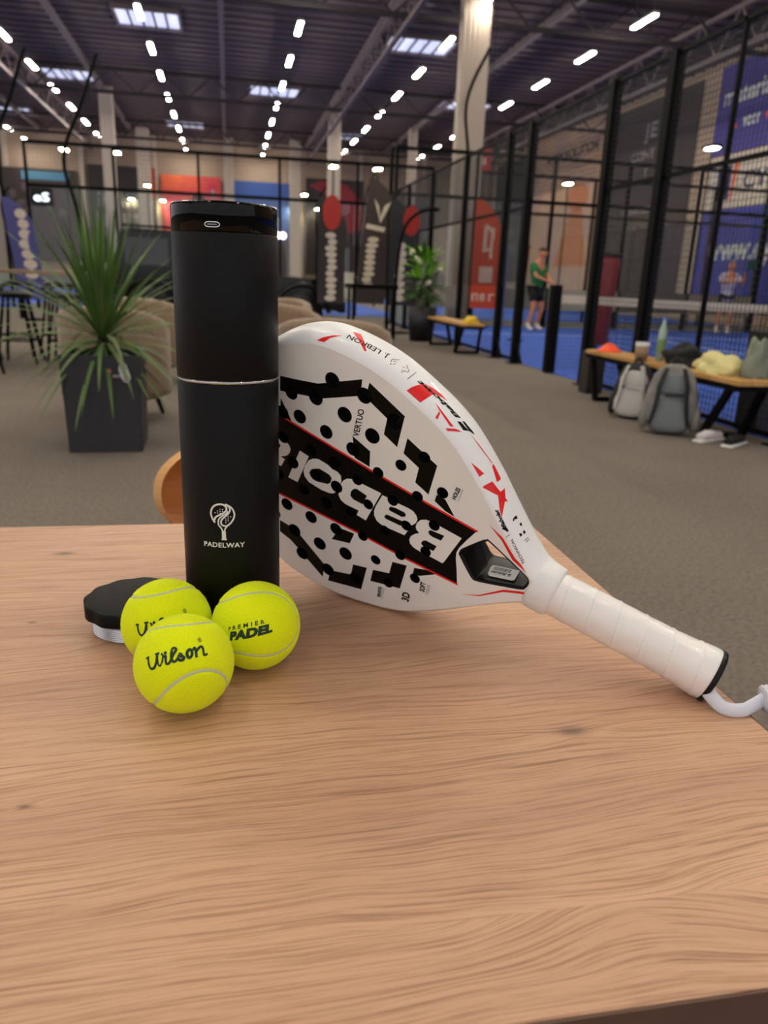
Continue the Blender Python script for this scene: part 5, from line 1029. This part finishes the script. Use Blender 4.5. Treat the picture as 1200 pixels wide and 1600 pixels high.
def wshift(u_, w_):   # the throat thins towards the grip
    k = min(1, max(0, (-10-u_)/60)); k = k*k*(3-2*k); return w_+(19-w_)*.10*k
front = inset(outl, 9.2)
def hole_r(u_, v_):
    if u_ > 72 and abs(v_) > 55 or u_ > 95 and abs(v_) > 50: return 6.7
    if u_ > 92 and abs(v_) > 38: return 6.2
    if u_ > 118: return 5.9
    return 4.95
HL = [(u_, v_, hole_r(u_, v_)) for u_, v_ in RJ['holes']]
HL += [(150, 22, 5.6), (150, -22, 5.6), (178, 20, 5.6), (178, -20, 5.6), (182, 44, 6), (182, -44, 6), (176, 66, 6), (176, -66, 6), (205, 30, 6), (205, -30, 6), (200, 0, 5.6), (203, 58, 6), (203, -58, 6), (228, 0, 6), (226, 30, 5), (226, -30, 5)]
hl2 = []
for a in HL:
    if all(math.dist(a[:2], c[:2]) > a[2]+c[2]+1.5 for c in hl2): hl2.append(a)
HL = hl2
circ = lambda u_, v_, r_, n=20: [(u_+r_*math.cos(2*math.pi*i/n), v_+r_*math.sin(2*math.pi*i/n)) for i in range(n)]
hole_loops = [circ(*h_) for h_ in HL]
throat = [(p.x, p.y) for p in smooth_pts([(a, c, 0) for a, c in RJ['throat']+RJ['throat'][:1]], 3)][:-1]
# artwork on the face: (loops, even-odd) in painting order
rt_, rb_ = RJ['redtop'], RJ['redbot']
band = [(-5.8, 30.6), (41.8, 31.9), (91.9, 34.0), (182.8, 39.5), (262, 45), (262, -48), (172, -41), (92, -35), (42.9, -33.4), (-6.1, -29.5)]+[tuple(p) for p in RJ['bandend'][::-1]]
layers = [([p], 1) for p in RJ['black']]+[([band], 1)]
def ln(p, q_, w_):
    dx, dy = q_[0]-p[0], q_[1]-p[1]; l = math.hypot(dx, dy); nx, ny = -dy/l*w_/2, dx/l*w_/2; return [(p[0]+nx, p[1]+ny), (q_[0]+nx, q_[1]+ny), (q_[0]-nx, q_[1]-ny), (p[0]-nx, p[1]-ny)]
for s_ in ([(-6.8, 30.9), (41.8, 31.9), (91.9, 34.0), (182.8, 39.5), (262, 45)], [(-7, -29.6), (42.9, -33.4), (92, -35), (172, -41), (262, -48)]):
    V, F = ribbon(s_, 1.9); lp = [V[2*i] for i in range(len(s_))]+[V[2*i+1] for i in range(len(s_)-1, -1, -1)]; layers.append(([lp], 2))
sh = 44.0
a2 = [[(x+3*22.2, y) for x, y in lp] for lp in RJ['leta']]
for L in (RJ['letB'], RJ['leta'], RJ['letb'], RJ['leto'], RJ['letl']): layers.append((L, 0))
au = max(x for x, y in RJ['leta'][0]); lu = max(x for x, y in RJ['letl'][0]); dlt = lu+1.6-min(x for x, y in RJ['leta'][0])
layers.append(([[(x+dlt, y) for x, y in lp] for lp in RJ['leta']], 0)); te = dlt+au+2
layers.append(([[(te, -14), (te+8, -14), (te+8, 6), (te+17, 6), (te+17, 13), (te+8, 13), (te+8, 20), (te, 20)]], 0))
for lp in RJ['redthroat']: layers.append(([lp], 2))
txt = []
for t, a, c, e in RJ['facetext']:
    bold, grey, shr = (.045, 1, .15) if t in ('HOLES', '3D', 'SOFT', 'VIBRABSORB') else ((.022, 1, .2) if t == 'VERTUO' else (.0, 3 if t in ('FIBER', 'SYSTEM') else 1, .2))
    v, f, cap = glyphs(t, bold, shr); bx, by = c[0]-a[0], c[1]-a[1]; cx, cy = e[0]-a[0], e[1]-a[1]
    txt.append(([(a[0]+x*bx+y/cap*cx, a[1]+x*by+y/cap*cy) for x, y in v], f, grey))
loops = [front, throat]+hole_loops
for L, _ in layers: loops += [[tuple(p) for p in lp] for lp in L]
steiner = [(u_, v_) for u_ in range(-70, 250, 12) for v_ in range(-120, 121, 12)]
for i in range(-76, 0, 4):
    for j in (-15, -10, -5, 0, 5, 10, 15): steiner.append((i, j))
vs, fs = cdt(loops, [p for p in steiner if inside(p, front)])
V = [(x*mm, y*mm, wshift(x, 0)*mm) for x, y in vs]; F = []; MI = []
bb = [[(min(p[0] for p in L[0]), max(p[0] for p in L[0]), min(p[1] for p in L[0]), max(p[1] for p in L[0])), L, c] for L, c in layers]
for f in fs:
    c = (sum(vs[i][0] for i in f)/3, sum(vs[i][1] for i in f)/3)
    if not inside(c, front) or inside(c, throat): continue
    if any((c[0]-u_)**2+(c[1]-v_)**2 < (r_*.995)**2 for u_, v_, r_ in HL): continue
    m_ = 0
    for (x0, x1, y0, y1), L, col in bb:
        if x0 <= c[0] <= x1 and y0 <= c[1] <= y1 and sum(inside(c, lp) for lp in L) % 2: m_ = col
    F.append(tuple(f)[::-1]); MI.append(m_)
# sides and back
rings = []; nO = len(outl)
for w_, e_ in EP:
    rings.append(len(V)); V += [(x*mm, y*mm, wshift(x, w_)*mm) for x, y in inset(outl, e_)]
for a, c in zip(rings, rings[1:]):
    for i in range(nO-1): F.append((a+i, a+i+1, c+i+1, c+i)); MI.append(0)
vb, fb = cdt([front, throat]+hole_loops); o_ = len(V); V += [(x*mm, y*mm, wshift(x, 38)*mm) for x, y in vb]
for f in fb:
    c = (sum(vb[i][0] for i in f)/3, sum(vb[i][1] for i in f)/3)
    if not inside(c, front) or inside(c, throat) or any((c[0]-u_)**2+(c[1]-v_)**2 < (r_*.995)**2 for u_, v_, r_ in HL): continue
    F.append(tuple(i+o_ for i in f)); MI.append(0)
me = bpy.data.meshes.new('frame'); me.from_pydata(V, [], F); me.polygons.foreach_set('material_index', MI)
nfront = len([1 for f in F if max(f) < rings[0]])
sm_ = [False]*len(F)
for i, f in enumerate(F):
    if min(f) >= rings[0] and max(f) < o_: sm_[i] = True
me.polygons.foreach_set('use_smooth', sm_)
face_o = me_obj('frame', me, [M['white_lacquer'], M['ink_black'], M['ink_red'], M['ink_grey']], rac)
tree = BVHTree.FromPolygons([Vector(v) for v in V], F)
b = new()
for u_, v_, r_ in HL:
    A = [b.verts.new((x*mm, y*mm, .0001)) for x, y in circ(u_, v_, r_)]; B = [b.verts.new((x*mm, y*mm, .0379)) for x, y in circ(u_, v_, r_*.93)]
    for i in range(20): b.faces.new((A[i], B[i], B[(i+1) % 20], A[(i+1) % 20]))
bm_obj('hole_lining', b, M['foam'], rac, True, label='black foam walls of the drilled holes')
# text on the face
for (vv, ff, col), (t, *_ ) in zip(txt, RJ['facetext']):
    raw('face_print', [(x*mm, y*mm, -.00008) for x, y in vv], [f[::-1] for f in ff], M['ink_grey'] if col == 3 else M['ink_black'], rac)
# throat lining with rolled lip
cx0 = sum(p[0] for p in throat)/len(throat); cy0 = sum(p[1] for p in throat)/len(throat)
def sc(k): return [(cx0+(x-cx0)*k[0], cy0+(y-cy0)*k[1]) for x, y in throat]
def thr(k, w_):
    sl = min(w_, 24)/24*8.0
    return [(x-sl*min(1, max(0, (x+22)/20)), y) for x, y in sc(k)]
b = new(); R3 = []
for k, w_ in (((1.03, 1.05), .3), ((1.02, 1.03), -.35), ((.99, .98), -.4), ((.965, .945), .4), ((.96, .935), 3), ((.96, .935), 12), ((.96, .935), 23.5), ((.98, .96), 25), ((1.0, 1.0), 37), ((1.03, 1.05), 37.9)):
    R3.append([b.verts.new((x*mm, y*mm, wshift(x, w_)*mm)) for x, y in (thr(k, w_) if w_ < 25 else sc(k))])
for A, B in zip(R3, R3[1:]):
    for i in range(len(A)): b.faces.new((A[i], A[(i+1) % len(A)], B[(i+1) % len(A)], B[i]))
bm_obj('throat_lining', b, M['foam'], rac, True, label='black lined opening above the grip')
# barcode sticker on the lower wall of the opening
wa, wb = Vector(RJ['wall'][0]), Vector(RJ['wall'][1]); dd = (wb-wa).normalized(); nn = Vector((dd.y, -dd.x)); inn = 1.6
def onwall(s_, w_, off=0): p = wa+dd*s_+nn*(inn+off); return (p.x*mm, p.y*mm, w_*mm)
SX = [(p[0], p[1]) for p in RJ['sticker']]
n_ = len(SX); raw('barcode_sticker', [onwall(x, y, 0) for x, y in SX]+[onwall(x, y, .25) for x, y in SX], [tuple(range(n_)), tuple(range(2*n_-1, n_-1, -1))]+[(i, (i+1) % n_, n_+(i+1) % n_, n_+i) for i in range(n_)], M['white'], rac, label='white barcode sticker inside the opening')
D = Decal(); q = random.Random(8); x = 6.5
while x < 21.5:
    w_ = q.choice((.25, .35, .6)); D.add([(x, 16), (x+w_, 16), (x+w_, 20.8), (x, 20.8)], [(0, 1, 2, 3)]); x += w_+q.choice((.3, .45))
D.text('Babolat', (19.5, 14.6), (6.2, 14.6), (19.5, 11.6), .03, .1); D.add([(20.5, 14.6), (24.0, 14.6), (23.2, 13.3), (20.5, 13.3)], [(0, 1, 2, 3)]); D.add([(21.2, 12.7), (24.0, 12.7), (23.0, 11.6), (21.6, 11.6)], [(0, 1, 2, 3)])
D.build('sticker_print', lambda x, y: onwall(x, y, .32), M['ink_black'], rac)
# artwork on the rim, laid on the side surface from above
def onrim(u_, w_):
    h_ = tree.ray_cast(Vector((u_*mm, .25, wshift(u_, w_)*mm)), Vector((0, -1, 0)))
    if h_[0] is None: return (u_*mm, .1, w_*mm)
    nrm = h_[1] if h_[1].y > 0 else -h_[1]; p = h_[0]+nrm*.00013; return tuple(p)
WK = [k_[0] for k_ in EP[1:-1]]
def rim_art(name, polys, tris, m):
    V = []; F = []
    for lp in polys:
        lp = [(x, max(.02, y)) for x, y in lp]; x0, x1 = min(p[0] for p in lp), max(p[0] for p in lp)
        st = [(x, w_) for w_ in WK for x in np.arange(x0, x1, 1.5)]
        st = [(float(x), w_) for x, w_ in st if inside((x, w_), lp)]
        vv, ff = cdt([lp], st); k = len(V); V += [onrim(*p) for p in vv]
        for f in ff:
            c = (sum(vv[i][0] for i in f)/3, sum(vv[i][1] for i in f)/3)
            if inside(c, lp): F.append(tuple(i+k for i in f))
    for vv, ff in tris:
        k = len(V); V += [onrim(x, max(.02, y)) for x, y in vv]; F += [tuple(i+k for i in f) for f in ff]
    raw(name, V, F, m, rac)
rim_art('rim_red_print', RJ['rimred'], [], M['ink_red'])
tr = []
for t, a, c, e in RJ['rimtext']:
    D = Decal(); D.text(t, a, c, e, .05 if t == 'Babolat' else 0.012, .15); refine(D, 1.6); tr.append((D.V, D.F))
for s_ in RJ['rimstroke']:
    D = Decal(); D.stroke([tuple(v) for v in s_], .5); tr.append((D.V, D.F))
rim_art('rim_black_print', RJ['rimblack'], tr, M['ink_black'])
# grip: spiral-wrapped pearl white tape, rubber collar, butt cap, cord
AV, AW = -.8, 16.5
def ringpt(u_, r_, a): return (u_*mm, (AV+3.3*min(1, max(0, (-70-u_)/125))+r_*math.cos(a))*mm, (AW+r_*.93*math.sin(a))*mm)
def lathe_u(prof, n, name, m, fn=None, caps=(True, True)):
    b = new(); Q = [[b.verts.new(ringpt(u_, r_+(fn(u_, 2*math.pi*j/n) if fn else 0), 2*math.pi*j/n)) for j in range(n)] for u_, r_ in prof]
    for A, B in zip(Q, Q[1:]):
        for j in range(n): b.faces.new((A[j], B[j], B[(j+1) % n], A[(j+1) % n]))
    if caps[0]: b.faces.new(Q[0])
    if caps[1]: b.faces.new(Q[-1][::-1])
    return bm_obj(name, b, m, rac, True)
def grad(u_):
    return float(np.interp(-u_, [76, 90, 120, 150, 170, 182, 192, 199, 203], [17.9, 18.3, 18.5, 18.4, 18.6, 19.2, 20.4, 20.9, 20.6]))
def wrap(u_, a):
    ph = ((-u_)/21.0+a/(2*math.pi)) % 1.0
    return .55*math.exp(-((ph)/.07)**2)-.35*math.exp(-((ph-.99)/.02)**2)+.12*math.sin(7*a+u_*.3)*.6+.08*math.sin(4*a)
lathe_u([(-76-i*.7, grad(-76-i*.7)) for i in range(int(127/.7)+1)]+[(-203.5, 20.0)], 96, 'grip', M['grip'], wrap)
lathe_u([(-58.5, 18.6), (-59.5, 20.2), (-61, 21), (-66, 21.2), (-70, 20.8), (-71.5, 21.2), (-77, 20.8), (-78.5, 19.6), (-79, 18)], 96, 'collar', M['collar'], lambda u_, a: .35*max(0, math.sin(14*a+1))**6 if -67 < u_ < -60 else (.25 if (int(a*18) % 3 and -77 < u_ < -71.4 and 0 < a < 3) else 0))
lathe_u([(-203.0, 20.6), (-203.3, 21.2), (-205.2, 21.4), (-206.6, 20.7), (-207.2, 19.5), (-207.4, 0.2)], 96, 'butt_cap', M['black_plastic'])
inv = mw.inverted()
def loc(x, y, z): return inv @ Vector((x, y, z))
P = [Vector((-.204, -.006, .013)), Vector((-.211, -.009, .011)), loc(.3290, .4235, TT+.012), loc(.3345, .4110, TT+.005), loc(.3460, .4060, TT+.0045), loc(.3580, .4090, TT+.006), loc(.3680, .4115, TT+.009)]
b = new(); tube(b, smooth_pts(P, 6), .0050, 12, flat=.55); bm_obj('wrist_cord', b, M['strap'], rac, True)
b = new(); tube(b, smooth_pts([loc(.3655, .4105, TT+.009), loc(.3760, .4080, TT+.010), loc(.3900, .4030, TT+.006), loc(.404, .398, TT-.01)], 8), [.006]+[.0095+.0006*(i % 2) for i in range(22)]+[.007, .004], 16); bm_obj('cord_keeper', b, M['strap'], rac, True)
b = new(); tube(b, smooth_pts([loc(.402, .399, TT-.008), loc(.425, .392, TT-.05), loc(.43, .39, TT-.16), loc(.445, .385, TT-.05), loc(.403, .3965, TT-.009)], 6), .004, 10, flat=.5); bm_obj('wrist_loop', b, M['strap'], rac, True)
